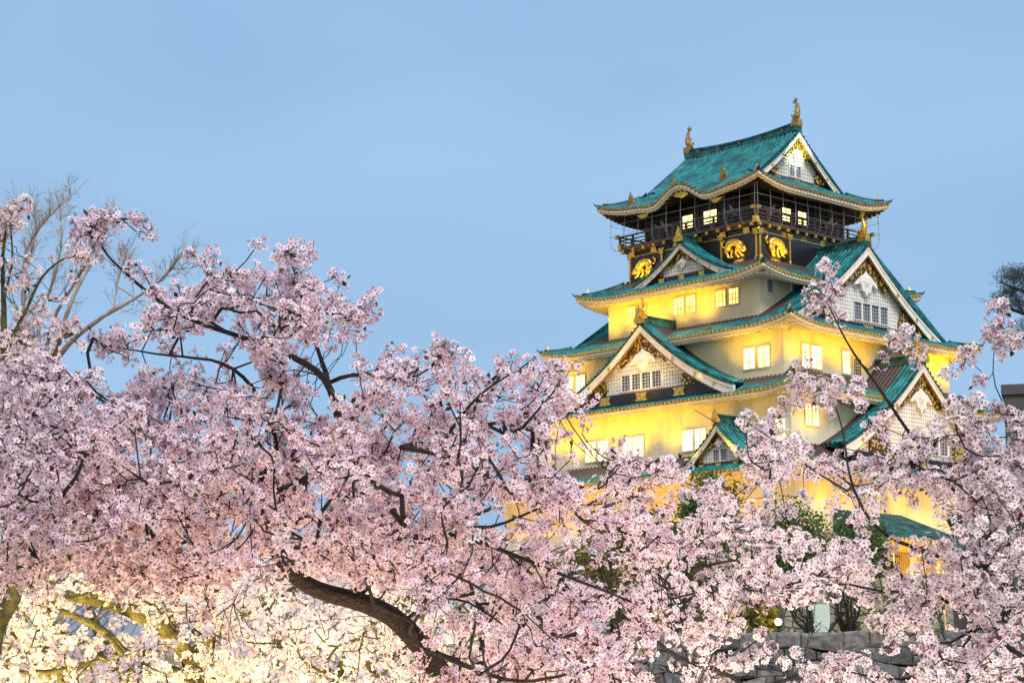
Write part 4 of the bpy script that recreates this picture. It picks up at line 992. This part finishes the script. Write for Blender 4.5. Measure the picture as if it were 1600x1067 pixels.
def sample(grid, y0, depth, spread, per, g, xs=50, clump=5, sig=.07, noise=None):
    out_ = []
    for r, row in enumerate(grid):
        for c, ch in enumerate(row):
            k = int(ch) if ch.isdigit() else 0
            if not k: continue
            lam = per * (k / 9.) ** 1.5 / clump
            for _ in range(g.poisson(lam)):
                x, y = xs * (c + g.random()), y0 + 50 * (r + g.random())
                d = depth(x, y) + g.normal() * spread
                ce = Wp(x, y, d); m = max(1, g.poisson(clump))
                out_ += list(ce + g.normal(size=(m, 3)) * np.array([sig, sig, sig * .8]))
    return np.array(out_)
def Z(s, k): return ['0' * k + x for x in s]

TREES = {}
def px(pts, d0, d1=None):
    d1 = d0 if d1 is None else d1; n = len(pts)
    return [Wp(x, y, d0 + (d1 - d0) * i / max(1, n - 1)) for i, (x, y) in enumerate(pts)]
def thin_out(cen, rules, g):
    rel = cen - np.array([0, 0, CAMZ]); c, s = math.cos(PITCH), math.sin(PITCH); dd = rel[:, 1] * c + rel[:, 2] * s; uu = -rel[:, 1] * s + rel[:, 2] * c
    X, Y = 800 + FPX * rel[:, 0] / dd, 533.5 - FPX * uu / dd; keep_ = np.ones(len(cen), bool)
    for cx_, cy_, rx, ry, pr in rules: keep_ &= ~((((X - cx_) / rx) ** 2 + ((Y - cy_) / ry) ** 2 < 1) & (g.random(len(cen)) < pr))
    return cen[keep_]
BOUGH = [(445, 885, 40, 34, .7), (500, 920, 50, 24, .8), (565, 945, 60, 30, .8), (630, 985, 45, 36, .75)]
GAPS = [(1485, 505, 62, 66, .92), (890, 538, 85, 34, 1), (155, 972, 75, 28, .85), (280, 1005, 34, 44, .75), (868, 530, 75, 30, 1), (930, 588, 52, 45, .9), (835, 840, 100, 60, .35), (955, 880, 60, 50, .45), (1110, 690, 60, 45, .5), (1216, 968, 34, 26, 1), (1290, 955, 60, 28, .7), (1130, 590, 110, 60, 1), (1060, 670, 120, 50, .75), (1290, 550, 60, 50, .6), (1445, 690, 60, 30, .6), (1430, 795, 50, 34, .7), (1230, 800, 60, 34, .6), (1260, 1010, 90, 22, .7), (1060, 800, 30, 40, .5), (1020, 960, 60, 25, .5)]
def cherry(label, limbs, cen, barkm, nfl, R, rc, tint, seed, simple=False, leaf=.9, twig=.003, thin=1.):
    sk_ = Skel(seed)
    for k, (pts, r0, r1) in enumerate(limbs):
        if k: r0, r1 = r0 * thin, r1 * thin
        sk_.limb(pts, r0, r1, root=None if k == 0 else 1)
        if len(pts) > 2 and r1 < .012:          # every drawn limb ends in blossom
            P = np.array(pts); e = P[-1] + sk_.g.normal(size=(5, 3)) * .05; f = P[-2] + (P[-1] - P[-2]) * sk_.g.random((5, 1)) + sk_.g.normal(size=(5, 3)) * .06
            cen = np.concatenate([cen, e, f, P[-1:]])
    b0 = limbs[0][0][0]; t = empty('cherry_tree', (b0[0], b0[1], 0), 0, label, 'tree', 'blossoming cherry trees')
    cen = thin_out(cen, GAPS + (BOUGH if seed == 21 else []), sk_.g)
    off = np.array([b0[0], b0[1], 0.]); sk_.p = [p - off for p in sk_.p]
    cen = cen - off; sk_.grow(cen, twig=twig)
    sk_.mesh('trunk', barkm, t)
    crown('crown', cen, nfl, R, rc, t, tint, simple, seed, leaf)
    return t
PINK = ((.96, .94, .97), (.87, .74, .84)); CREAM = ((.98, .97, .96), (.93, .86, .87))
g = np.random.default_rng(11)
def down(p, dx=0., dy=0.): p = np.array(p); return np.array([p[0] + dx, p[1] + dy, 0.])

# --- the big-boughed tree on the left and centre
dB = lambda x, y: 11.0 + .0006 * (x - 500)
TB = [(700, 1067), (657, 1008), (622, 968), (588, 947), (549, 934), (507, 927), (465, 908), (440, 880), (428, 855), (420, 830)]
trB = px(TB, 11.25); trB = [down(trB[0], .25, .1), trB[0] + np.array([.10, .05, -.5])] + trB
limbsB = [(trB, .108, .040), (px([(428, 858), (420, 815), (440, 768), (486, 742), (520, 722)], 11.3, 11.0), .045, .040)]
limbsB += [(px(p, a, b_), r0, r1) for p, a, b_, r0, r1 in [
    ([(520, 722), (537, 696), (532, 667), (523, 625), (514, 598), (509, 582), (459, 558), (427, 543), (380, 524), (367, 521), (312, 508), (262, 480), (225, 450), (195, 422), (150, 387), (147, 362)], 11.0, 10.4, .042, .007),
    ([(520, 722), (561, 718), (627, 699), (695, 686), (742, 683), (774, 674), (817, 668), (859, 675), (891, 688), (922, 695), (962, 701), (1001, 722), (1035, 738)], 11.0, 10.5, .046, .006),
    ([(440, 768), (388, 749), (330, 752), (275, 748), (215, 741), (150, 755), (70, 775), (0, 790), (-60, 800)], 11.0, 11.6, .05, .03),
    ([(509, 582), (490, 530), (480, 495), (469, 464), (462, 430), (455, 405)], 10.9, 10.7, .024, .006),
    ([(480, 498), (450, 488), (410, 478), (380, 463), (350, 450)], 10.8, 10.5, .011, .004),
    ([(480, 492), (505, 480), (540, 488), (560, 498)], 10.8, 10.9, .010, .004),
    ([(514, 598), (540, 585), (558, 577), (585, 582), (616, 595), (650, 590), (690, 565), (700, 545)], 10.9, 10.6, .024, .005),
    ([(432, 700), (425, 650), (400, 610), (372, 575), (354, 567), (323, 561), (262, 559), (210, 550), (157, 535)], 11.2, 10.8, .026, .005),
    ([(505, 590), (480, 578), (459, 570), (432, 574), (420, 590)], 10.9, 10.7, .010, .004),
    ([(275, 748), (262, 700), (262, 655), (275, 620), (270, 590)], 11.4, 11.0, .02, .006),
    ([(215, 741), (190, 700), (150, 650), (110, 600)], 11.5, 11.1, .02, .006),
    ([(70, 775), (50, 720), (40, 660), (20, 600)], 11.6, 11.2, .02, .006),
    ([(695, 686), (720, 650), (740, 620), (790, 590), (830, 565)], 10.8, 10.6, .018, .005),
    ([(817, 668), (840, 640), (870, 610), (890, 580)], 10.7, 10.5, .013, .004),
    ([(627, 699), (660, 705), (695, 712), (730, 728), (775, 755), (800, 770)], 10.8, 10.3, .024, .007),
    ([(440, 880), (500, 855), (548, 850), (600, 848), (680, 840), (740, 848), (780, 861), (825, 877), (860, 891), (890, 902), (925, 916), (950, 925), (1010, 950)], 11.0, 10.2, .042, .008),
    ([(640, 848), (700, 838), (731, 831), (765, 823), (796, 812), (850, 790), (900, 770)], 10.7, 10.4, .024, .006),
    ([(640, 985), (650, 960), (675, 938), (720, 930), (754, 952), (800, 985), (830, 1020)], 11.0, 10.4, .016, .006),
    ([(585, 945), (570, 900), (564, 869), (585, 851), (605, 848), (614, 820), (625, 790)], 10.9, 10.4, .018, .006),
    ([(660, 1010), (730, 1040), (800, 1062), (880, 1050), (960, 1030)], 10.9, 10.0, .03, .008),
    ([(408, 812), (350, 808), (290, 800), (245, 800), (190, 840)], 11.0, 10.5, .022, .005),
    ([(290, 802), (260, 840), (180, 835), (100, 830), (75, 850)], 10.8, 10.3, .013, .004),
]]
GB = ["000000000100", "000000326641", "0000166557730", "00134556773002", "33211233212445433431", "998876765735776466200", "999988887877677664210",
      "999999999888877764134", "999999999998888876655", "999999999999887776654", "999999997777887787643", "22222233211256666554", "000000000000036666650", "00000000000001467777770"[:20], "0000000000000478777777"[:20]]
cenB = sample(GB, 350, dB, .65, 29., g)
for x, y in ((137, 352), (144, 358), (163, 345), (174, 339), (185, 352), (208, 340), (230, 357), (219, 430), (151, 356), (240, 460)):
    cenB = np.concatenate([cenB, Wp(x, y, 10.45)[None] + g.normal(size=(2, 3)) * .02])
cherry('big cherry tree whose dark leaning bough crosses the lower middle', limbsB, cenB, 'bark', 12, .0185, .047, PINK, 21, thin=.62, leaf=.7)

# --- the tree at the right with boughs across the keep
dA = lambda x, y: 9.8
TA = [(1640, 1067), (1600, 960), (1571, 898), (1571, 829), (1542, 817), (1508, 769), (1476, 742), (1449, 706), (1436, 686), (1418, 661), (1397, 634), (1380, 605), (1357, 578), (1330, 545), (1312, 512), (1292, 470), (1284, 455)]
trA = px(TA, 10.2, 9.6); trA = [down(trA[0], .3, .1), trA[0] + np.array([.15, 0, -.4])] + trA
limbsA = [(trA, .036, .0028)]
limbsA += [(px(p, a, b_), r0, r1) for p, a, b_, r0, r1 in [
    ([(1571, 890), (1505, 882), (1440, 862), (1384, 845), (1355, 826), (1341, 797), (1324, 767), (1318, 735), (1314, 688), (1310, 640), (1290, 600), (1270, 580)], 10.1, 9.5, .03, .004),
    ([(1324, 767), (1285, 745), (1245, 715), (1200, 690), (1150, 680), (1110, 655), (1085, 640)], 9.7, 9.4, .013, .003),
    ([(1476, 742), (1440, 732), (1404, 724), (1352, 708), (1300, 700), (1240, 690), (1205, 700)], 9.9, 9.5, .013, .003),
    ([(1640, 1050), (1568, 1008), (1531, 976), (1496, 947), (1459, 925), (1445, 918), (1407, 930), (1378, 933), (1347, 920), (1310, 915), (1250, 925), (1200, 915)], 10.1, 9.6, .03, .005),
    ([(1571, 860), (1590, 820), (1610, 780), (1600, 720), (1590, 660)], 10.1, 9.8, .03, .01),
    ([(1590, 680), (1560, 690), (1500, 675), (1470, 680), (1450, 690)], 9.9, 9.6, .009, .004),
    ([(1590, 665), (1560, 620), (1545, 590), (1552, 540), (1560, 520)], 9.9, 9.6, .009, .003),
    ([(1545, 592), (1515, 570), (1500, 548)], 9.7, 9.6, .006, .003),
    ([(1397, 634), (1370, 655), (1340, 640), (1310, 630), (1280, 610)], 9.7, 9.5, .008, .003),
    ([(1357, 578), (1380, 560), (1410, 545), (1425, 520)], 9.7, 9.5, .007, .003),
    ([(1508, 769), (1560, 740), (1600, 700)], 9.9, 9.8, .012, .006),
    ([(1640, 1060), (1560, 1060), (1480, 1050), (1400, 1060), (1340, 1050), (1290, 1040)], 10.0, 9.5, .022, .006),
    ([(1480, 1050), (1470, 1010), (1440, 980), (1425, 965)], 9.8, 9.6, .009, .004),
]]
GA = ["0" * 25 + "2", "0" * 25 + "31", "0" * 26 + "321", "0" * 25 + "1232042", "0" * 25 + "2232357", "0" * 22 + "1135443489", "0" * 21 + "12566753489",
      "0" * 23 + "666677899", "0" * 24 + "22443579", "0" * 25 + "5777899", "0" * 25 + "3357899", "0" * 27 + "05999", "0" * 27 + "28999", "0" * 26 + "146899"]
cenA = sample(GA, 400, dA, .5, 14., g)
cenA = cenA[~((cenA[:, 2] > Wp(1270, 424, 9.8)[2]))]
cherry('cherry tree at the right edge with slender boughs crossing the keep', limbsA, cenA, 'bark', 13, .0185, .047, CREAM, 31, thin=.5, leaf=.45, twig=.0024)

# --- lower branches in front of the grey stone wall
dM = lambda x, y: 12.0
TM = [(1180, 1090), (1160, 1060), (1124, 1044), (1061, 1027), (1020, 1000), (1010, 950), (1040, 900), (1080, 860), (1110, 820), (1120, 780)]
trM = px(TM, 12.2, 11.8); trM = [down(trM[0], .2)] + trM
limbsM = [(trM, .032, .005)] + [(px(p, a, b_), r0, r1) for p, a, b_, r0, r1 in [
    ([(1180, 1088), (1210, 1062), (1240, 1056), (1280, 1060), (1330, 1055)], 12.2, 11.8, .03, .006),
    ([(1124, 1044), (1170, 1010), (1200, 985), (1226, 960)], 12.2, 11.9, .012, .004),
    ([(1010, 950), (1060, 930), (1130, 915), (1200, 925), (1260, 930)], 12.0, 11.7, .014, .004),
    ([(1040, 900), (1120, 880), (1200, 870), (1270, 865), (1330, 870)], 12.0, 11.7, .016, .005),
    ([(1110, 820), (1160, 810), (1210, 820), (1240, 835)], 11.9, 11.7, .010, .004),
    ([(1128, 1040), (1128, 980), (1126, 930)], 12.1, 12.0, .010, .006),
]]
GM = ["0" * 21 + "01", "0" * 20 + "35532", "0" * 20 + "577653", "0" * 19 + "3677652", "0" * 19 + "4667664", "0" * 19 + "5642110", "0" * 19 + "5643421", "0" * 19 + "77655444"]
cenM = sample(GM, 700, dM, .5, 19.0, g)
cherry('low spreading cherry tree in front of the grey stone wall', limbsM, cenM, 'bark', 13, .0185, .047, CREAM, 41, thin=.6, leaf=.45, twig=.0024)

# --- brightly lit trees lower left
dC = lambda x, y: 17.5
TC = [(318, 1090), (305, 1040), (287, 1005), (262, 980), (225, 960), (190, 947), (150, 936), (100, 930), (40, 915)]
trC = px(TC, 17.5, 17.0); trC = [down(trC[0], .2)] + trC
limbsC = [(trC, .13, .04)] + [(px(p, a, b_), r0, r1) for p, a, b_, r0, r1 in [
    ([(305, 1060), (240, 1040), (192, 1022), (180, 998), (155, 978), (115, 960), (80, 949)], 17.4, 16.4, .06, .022),
    ([(262, 980), (270, 940), (300, 900), (330, 870)], 17.5, 17.6, .05, .015),
    ([(300, 1020), (340, 990), (380, 960), (420, 940)], 17.5, 17.8, .05, .015),
    ([(192, 1022), (120, 1040), (60, 1050), (0, 1045)], 17.2, 16.8, .035, .012),
    ([(100, 930), (60, 890), (20, 870)], 17.1, 17.3, .03, .012),
]]
GC = ["6666654", "99999997", "98667799", "99988899", "99999999", "99999999"]
cenC = sample(GC, 850, dC, 1.0, 48.0, g, sig=.09)
cherry('floodlit cream cherry tree with a mossy trunk at lower left', limbsC, cenC, 'bark_moss', 11, .0175, .046, CREAM, 51, True, leaf=.25)
TD2 = [(-30, 1080), (-10, 990), (0, 958), (15, 947), (25, 930), (20, 880), (10, 800), (-5, 700), (5, 600), (10, 520), (8, 450), (4, 400), (12, 350), (10, 330)]
trD = px(TD2, 14.5, 13.5); trD = [down(trD[0], -.1)] + trD
limbsD = [(trD, .12, .006)] + [(px(p, a, b_), r0, r1) for p, a, b_, r0, r1 in [
    ([(-5, 700), (30, 640), (60, 590), (90, 540), (110, 510)], 14.0, 13.6, .03, .006), ([(6, 560), (30, 500), (50, 470), (60, 430), (110, 395), (130, 393)], 13.8, 13.5, .018, .004),
    ([(8, 460), (25, 395), (15, 347), (12, 335)], 13.6, 13.5, .010, .004), ([(5, 600), (-20, 540), (-30, 480)], 13.9, 13.8, .02, .006)]]
GD = ["1", "4", "763", "85", "841", "8740", "7641", "66", "55"]
cenD = sample(GD, 310, lambda x, y: 13.8, .5, 17.0, g)
cherry('warmly lit cherry tree rising along the left edge before the bare tree', limbsD, cenD, 'bark_moss', 12, .0165, .043, CREAM, 61)
TE = [(520, 1095), (545, 1018), (570, 985), (600, 960), (650, 935), (700, 915)]
trE = px(TE, 20, 19.5); trE = [down(trE[0], -.1)] + trE
limbsE = [(trE, .11, .03)] + [(px(p, a, b_), r0, r1) for p, a, b_, r0, r1 in [
    ([(530, 1060), (500, 1048), (440, 1010), (418, 985), (423, 955), (440, 920)], 20, 19.6, .07, .02), ([(590, 1060), (630, 1010), (660, 985), (700, 965), (760, 960)], 19.5, 19, .03, .012),
    ([(440, 1010), (380, 1000), (340, 960)], 19.8, 19.5, .03, .01), ([(700, 915), (760, 890), (800, 870)], 19.6, 19.5, .03, .01)]]
GE = ["0" * 6 + "8888876554", "0" * 6 + "8888888776", "0" * 6 + "99999999876", "0" * 6 + "99999999776", "0" * 6 + "99999999", ]
cenE = sample(GE, 860, lambda x, y: 19.5, 1.2, 48.0, g, sig=.10)
cherry('paler cherry tree standing behind the dark leaning bough', limbsE, cenE, 'bark_moss', 11, .0175, .048, CREAM, 71, True, leaf=.25)

# --- cherry trees further back that close the view under the boughs
for k, (xc, dd_, lab) in enumerate(((170, 27., 'far cherry tree closing the view behind the floodlit cream one'), (640, 29., 'far cherry tree seen in gaps under the big bough at centre'))):
    tF = px([(xc, 1110), (xc + 10, 1040), (xc - 20, 980)], dd_); tF = [down(tF[0])] + tF
    limbsF = [(tF, .16, .06)] + [(px(p, dd_, dd_ + e_), .06, .015) for p, e_ in (([(xc, 1030), (xc - 120, 960), (xc - 220, 930)], -1), ([(xc + 5, 1040), (xc + 120, 970), (xc + 230, 930)], 1), ([(xc - 15, 985), (xc - 40, 920), (xc - 30, 880)], 0))]
    cF = sample(["0" * max(0, xc // 50 - 6) + "5677777776555"[:13], *["0" * max(0, xc // 50 - 6) + "9999999999999"[:13]] * 4], 860, lambda x, y: dd_, 1.4, 34., g, sig=.16)
    cherry(lab, limbsF, cF, 'bark_moss', 9, .026, .075, CREAM, 81 + k, True, leaf=.15)

# floodlights under the cherry trees (below the picture, on the ground)
def flood(px_, d, aimpx, aimd, power, col, ang=120, size=.3, z=.25):
    p = Wp(px_, 1067, d); p[2] = z; q_ = Wp(*aimpx, aimd); return spot(p, q_, power, ang, col, .8, size)
flood(120, 15.6, (120, 960), 17.5, 1700, (1, .72, .22), 130)
flood(170, 10.2, (200, 900), 11.2, 190, (1, .80, .50), 140)
flood(60, 13.0, (40, 560), 13.9, 420, (1, .80, .48), 90)
flood(480, 17.8, (480, 950), 19.5, 900, (1, .78, .42), 130)
flood(380, 10.6, (480, 880), 11.0, 170, (1, .52, .26), 130)
flood(900, 10.8, (900, 980), 11.0, 190, (1, .72, .50), 140)
flood(1180, 11.0, (1180, 900), 12.0, 240, (1, .82, .66), 140)
flood(1450, 8.6, (1450, 860), 9.8, 230, (1, .82, .66), 140)

# --- bare tree behind at upper left
def bare_tree(limbs, label, name, m, seed, twigs, base, cat='tree'):
    s = Skel(seed); g_ = np.random.default_rng(seed)
    for k, (pts, r0, r1) in enumerate(limbs): s.limb(pts, r0, r1, root=None if k == 0 else 1, step=.25, wob=.06)
    t = empty(name, (base[0], base[1], 0), 0, label, cat); off = np.array([base[0], base[1], 0.])
    s.p = [p - off for p in s.p]; mb = MB()
    nf = len(s.p); cand = [i for i in range(nf) if s.r[i] < twigs['rmax']]
    def shoot(p, d, L, r, lev):
        n = 6; pts = [p]; q = p.copy(); dd = d.copy()
        for k in range(n):
            dd = dd + g_.normal(size=3) * .16 + np.array([0, 0, twigs['up']]); dd /= np.linalg.norm(dd); q = q + dd * L / n; pts.append(q.copy())
        mb.tube(pts, np.linspace(r, r * .45, n + 1), 4, cap=False)
        if lev > 0:
            for k in range(2, n + 1):
                for _ in range(g_.poisson(twigs['kids'])):
                    e = g_.normal(size=3); e -= dd * (e @ dd); e /= np.linalg.norm(e); d2 = dd * .75 + e * .65; shoot(pts[k], d2 / np.linalg.norm(d2), L * g_.uniform(.45, .7), r * .6, lev - 1)
    for _ in range(twigs['n']):
        i = cand[int(g_.integers(0, len(cand)))]; j = s.par[i]; dd = s.p[i] - s.p[j] if j >= 0 else np.array([0, 0, 1.]); dd = dd / (np.linalg.norm(dd) + 1e-9)
        e = g_.normal(size=3); d2 = dd * .8 + e * .45 + np.array([0, 0, .25]); shoot(np.array(s.p[i]), d2 / np.linalg.norm(d2), g_.uniform(*twigs['L']), twigs['r'], twigs['lev'])
    s.mesh('trunk', m, t); mb.build('branches', m, t)
    return t
D = 36.
TR = px([(55, 1060), (58, 800), (60, 640), (72, 590)], D); TR = [down(TR[0])] + TR
LB = [(TR, .2, .10)] + [(px(p, D, D + dd), r0, r1) for p, dd, r0, r1 in [(p_, d_, a_ * .5, b_ * .5) for p_, d_, a_, b_ in [
    ([(72, 590), (95, 545), (150, 495), (212, 463), (240, 448), (270, 420), (287, 392)], -1, .12, .028),
    ([(70, 595), (85, 550), (100, 495), (125, 432), (144, 402), (170, 365), (172, 340)], 1, .12, .026),
    ([(66, 600), (70, 540), (90, 480), (120, 440), (150, 395), (165, 350)], -1.5, .10, .022),
    ([(64, 600), (55, 540), (62, 505), (75, 460), (95, 420), (100, 380), (95, 345)], .5, .10, .022),
    ([(62, 605), (45, 560), (30, 500), (25, 392), (60, 350), (85, 325), (110, 310)], -.5, .10, .02),
    ([(60, 610), (20, 560), (0, 500), (-20, 430), (10, 360), (25, 315)], 1.5, .09, .02),
    ([(178, 480), (180, 455), (172, 430), (190, 405), (205, 385)], 0, .035, .015),
    ([(210, 465), (205, 440), (202, 415)], .3, .03, .015),
    ([(270, 420), (295, 425), (312, 415)], -.8, .02, .012), ([(40, 545), (30, 500), (62, 340), (50, 310)], .8, .05, .016)]]]
bare_tree(LB, 'bare pale-barked tree with fine spreading twigs behind the left blossoms', 'bare_tree', 'bark_pale', 5, dict(rmax=.028, n=330, L=(.20, .40), r=.0065, lev=2, kids=.6, up=.04), TR[0])

# --- dark pine reaching in from the right edge
D = 70.
TR = px([(1680, 1060), (1675, 800), (1660, 640), (1650, 560)], D); TR = [down(TR[0])] + TR
LP = [(TR, .4, .25)] + [(px(p, D, D + dd), r0, r1) for p, dd, r0, r1 in [
    ([(1650, 560), (1640, 500), (1600, 490), (1585, 484), (1566, 477), (1550, 472)], -1, .12, .03), ([(1640, 500), (1625, 460), (1595, 455), (1575, 448), (1562, 440)], .5, .10, .03),
    ([(1625, 460), (1615, 432), (1590, 426)], 1, .07, .03), ([(1655, 570), (1630, 540), (1600, 530), (1592, 520)], 0, .08, .03), ([(1600, 490), (1590, 470)], 0.4, .04, .02)]]
pine = bare_tree(LP, 'dark wind-shaped pine reaching in from the right edge against the sky', 'pine_tree', 'bark_black', 9, dict(rmax=.12, n=70, L=(.35, .7), r=.014, lev=1, kids=.5, up=.05), TR[0])
def leaf_mesh(name, cen, per, sig, size, m, parent, seed, aspect=.5, flat=1.):
    g_ = np.random.default_rng(seed); N = len(cen) * per; c = np.repeat(cen, per, 0) + g_.normal(size=(N, 3)) * np.array([sig, sig, sig * flat])
    u = g_.normal(size=(N, 3)); u /= np.linalg.norm(u, axis=1)[:, None]; s_ = np.cross(u, g_.normal(size=(N, 3))); s_ /= np.linalg.norm(s_, axis=1)[:, None]
    L = size * g_.uniform(.6, 1.4, N)[:, None]; V = np.stack([c, c + u * L * .5 + s_ * L * aspect * .5, c + u * L, c + u * L * .5 - s_ * L * aspect * .5], 1).reshape(-1, 3)
    return to_mesh(name, V, np.arange(N * 4), np.arange(N) * 4, np.full(N, 4), m, parent)
offp = np.array([TR[0][0], TR[0][1], 0]); cl = []
for x, y, sx, sy, n in ((1588, 432, 20, 12, 46), (1560, 471, 10, 7, 16), (1575, 455, 14, 8, 18), (1596, 475, 12, 9, 18), (1600, 450, 18, 14, 30), (1598, 520, 8, 14, 16), (1625, 430, 18, 20, 20)):
    for _ in range(n): cl.append(Wp(x + g.normal() * sx * .6, y + g.normal() * sy * .6, D + g.normal() * .8) - offp)
leaf_mesh('crown', np.array(cl), 40, .13, .14, 'leaf_pine', pine, 4, .12, .6)

# --- evergreen trees on the terrace below the keep
def evergreen(x, ytop, ybase, d, w, label, seed, m='leaf_green', per=60, ncl=230, name='evergreen_tree', dens=None):
    b = Wp(x, ybase, d); top = Wp(x, ytop, d)[2]; g_ = np.random.default_rng(seed); t = empty(name, (b[0], b[1], 0), 0, label, 'tree')
    s = Skel(seed); s.limb([(0, 0, 0), (0.05, 0, top * .5), (-.05, .1, top * .92)], .16, .04, step=.3)
    R = w / FPX * d; H = top; cl = []
    for _ in range(ncl):
        an = g_.uniform(0, 6.283); ph = math.acos(g_.uniform(-1, 1)); q = g_.uniform(.45, 1.) ** .6; lob = 1 + .22 * math.sin(3 * an + seed) + .18 * math.sin(5 * ph + an * 2)
        cl.append((R * q * lob * math.sin(ph) * math.cos(an), R * q * lob * math.sin(ph) * math.sin(an), H * .68 + (H * .30) * q * math.cos(ph)))
    cl = np.array(cl); s.grow(cl[::3], step=.35, twig=.012); s.mesh('trunk', 'bark_black', t); leaf_mesh('crown', cl, per, R * .11, .17, m, t, seed, .55); return t
evergreen(1238, 772, 990, 96, 78, 'dense dark green evergreen tree below the keep right of centre', 3, ncl=330)
evergreen(1110, 715, 990, 100, 62, 'narrower green evergreen tree directly under the small gable', 8, ncl=230)
evergreen(1350, 800, 990, 92, 55, 'low rounded evergreen beside the amber gate house', 12, ncl=200)
evergreen(1000, 745, 985, 104, 55, 'thin olive tree catching yellow light left of the evergreens', 14, 'leaf_olive', 26, 120)
evergreen(900, 850, 985, 100, 60, 'olive bush lit amber at the foot of the rampart', 15, 'leaf_olive', 22, 110, 'olive_bush')
evergreen(955, 790, 985, 102, 60, 'broad olive tree between the two thin trees before the amber rampart', 17, 'leaf_olive', 44, 170)
evergreen(1190, 930, 990, 67.8, 34, 'small olive bush added to give the garden lamp a yellow green halo', 18, 'leaf_olive', 40, 90, 'olive_bush')  # bush added so foliage catches a yellow-green halo round the lamp
evergreen(1075, 800, 990, 90, 40, 'short olive tree close beside the narrow evergreen', 19, 'leaf_olive', 40, 120)
# bare multi-stemmed shrubs on the terrace
def shrub(x, d, label, seed, hpx, n=8, spread=.5):
    b = Wp(x, 985, d); g_ = np.random.default_rng(seed); H = hpx / FPX * d; t = empty('bare_shrub', (b[0], b[1], zt), 0, label, 'shrub', 'bare shrubs on the terrace'); s = MB(); tw = MB()
    for k in range(n):
        an = g_.uniform(0, 6.283); l = g_.uniform(.3, 1) * spread * H; p = [np.zeros(3) + g_.normal(size=3) * (.05, .05, 0)]
        for i in range(1, 7): f = i / 6; p.append(np.array([math.cos(an) * l * f ** .8, math.sin(an) * l * f ** .8, H * g_.uniform(.85, 1.05) * f]) + g_.normal(size=3) * .03 * H)
        s.piece(); s.tube(p, np.linspace(.07, .02, 7), 6)
        for i in range(2, 7):
            for _ in range(5):
                e = g_.normal(size=3) * .5 + (0, 0, .7); e /= np.linalg.norm(e); q = p[i] + e * H * g_.uniform(.12, .3); tw.tube([p[i], (p[i] + q) / 2 + g_.normal(size=3) * .03, q], [.016, .012, .006], 4, cap=False)
    build_each(s, 'stem', 'bark_black', t); tw.build('twigs', 'bark_black', t)
shrub(1180, 68, 'black bare shrub left of the glowing garden lamp', 1, 75)
shrub(1272, 69, 'black bare shrub leaning left beside the pale panel', 2, 85, 6, .9)
shrub(1330, 69, 'black upright bare shrub right of the pale panel', 3, 85, 9, .45)
shrub(1050, 70, 'black bare shrub before the amber rampart at centre', 4, 95, 5, .3)
shrub(930, 72, 'leftmost black bare shrub before the amber rampart', 5, 90, 6, .4)
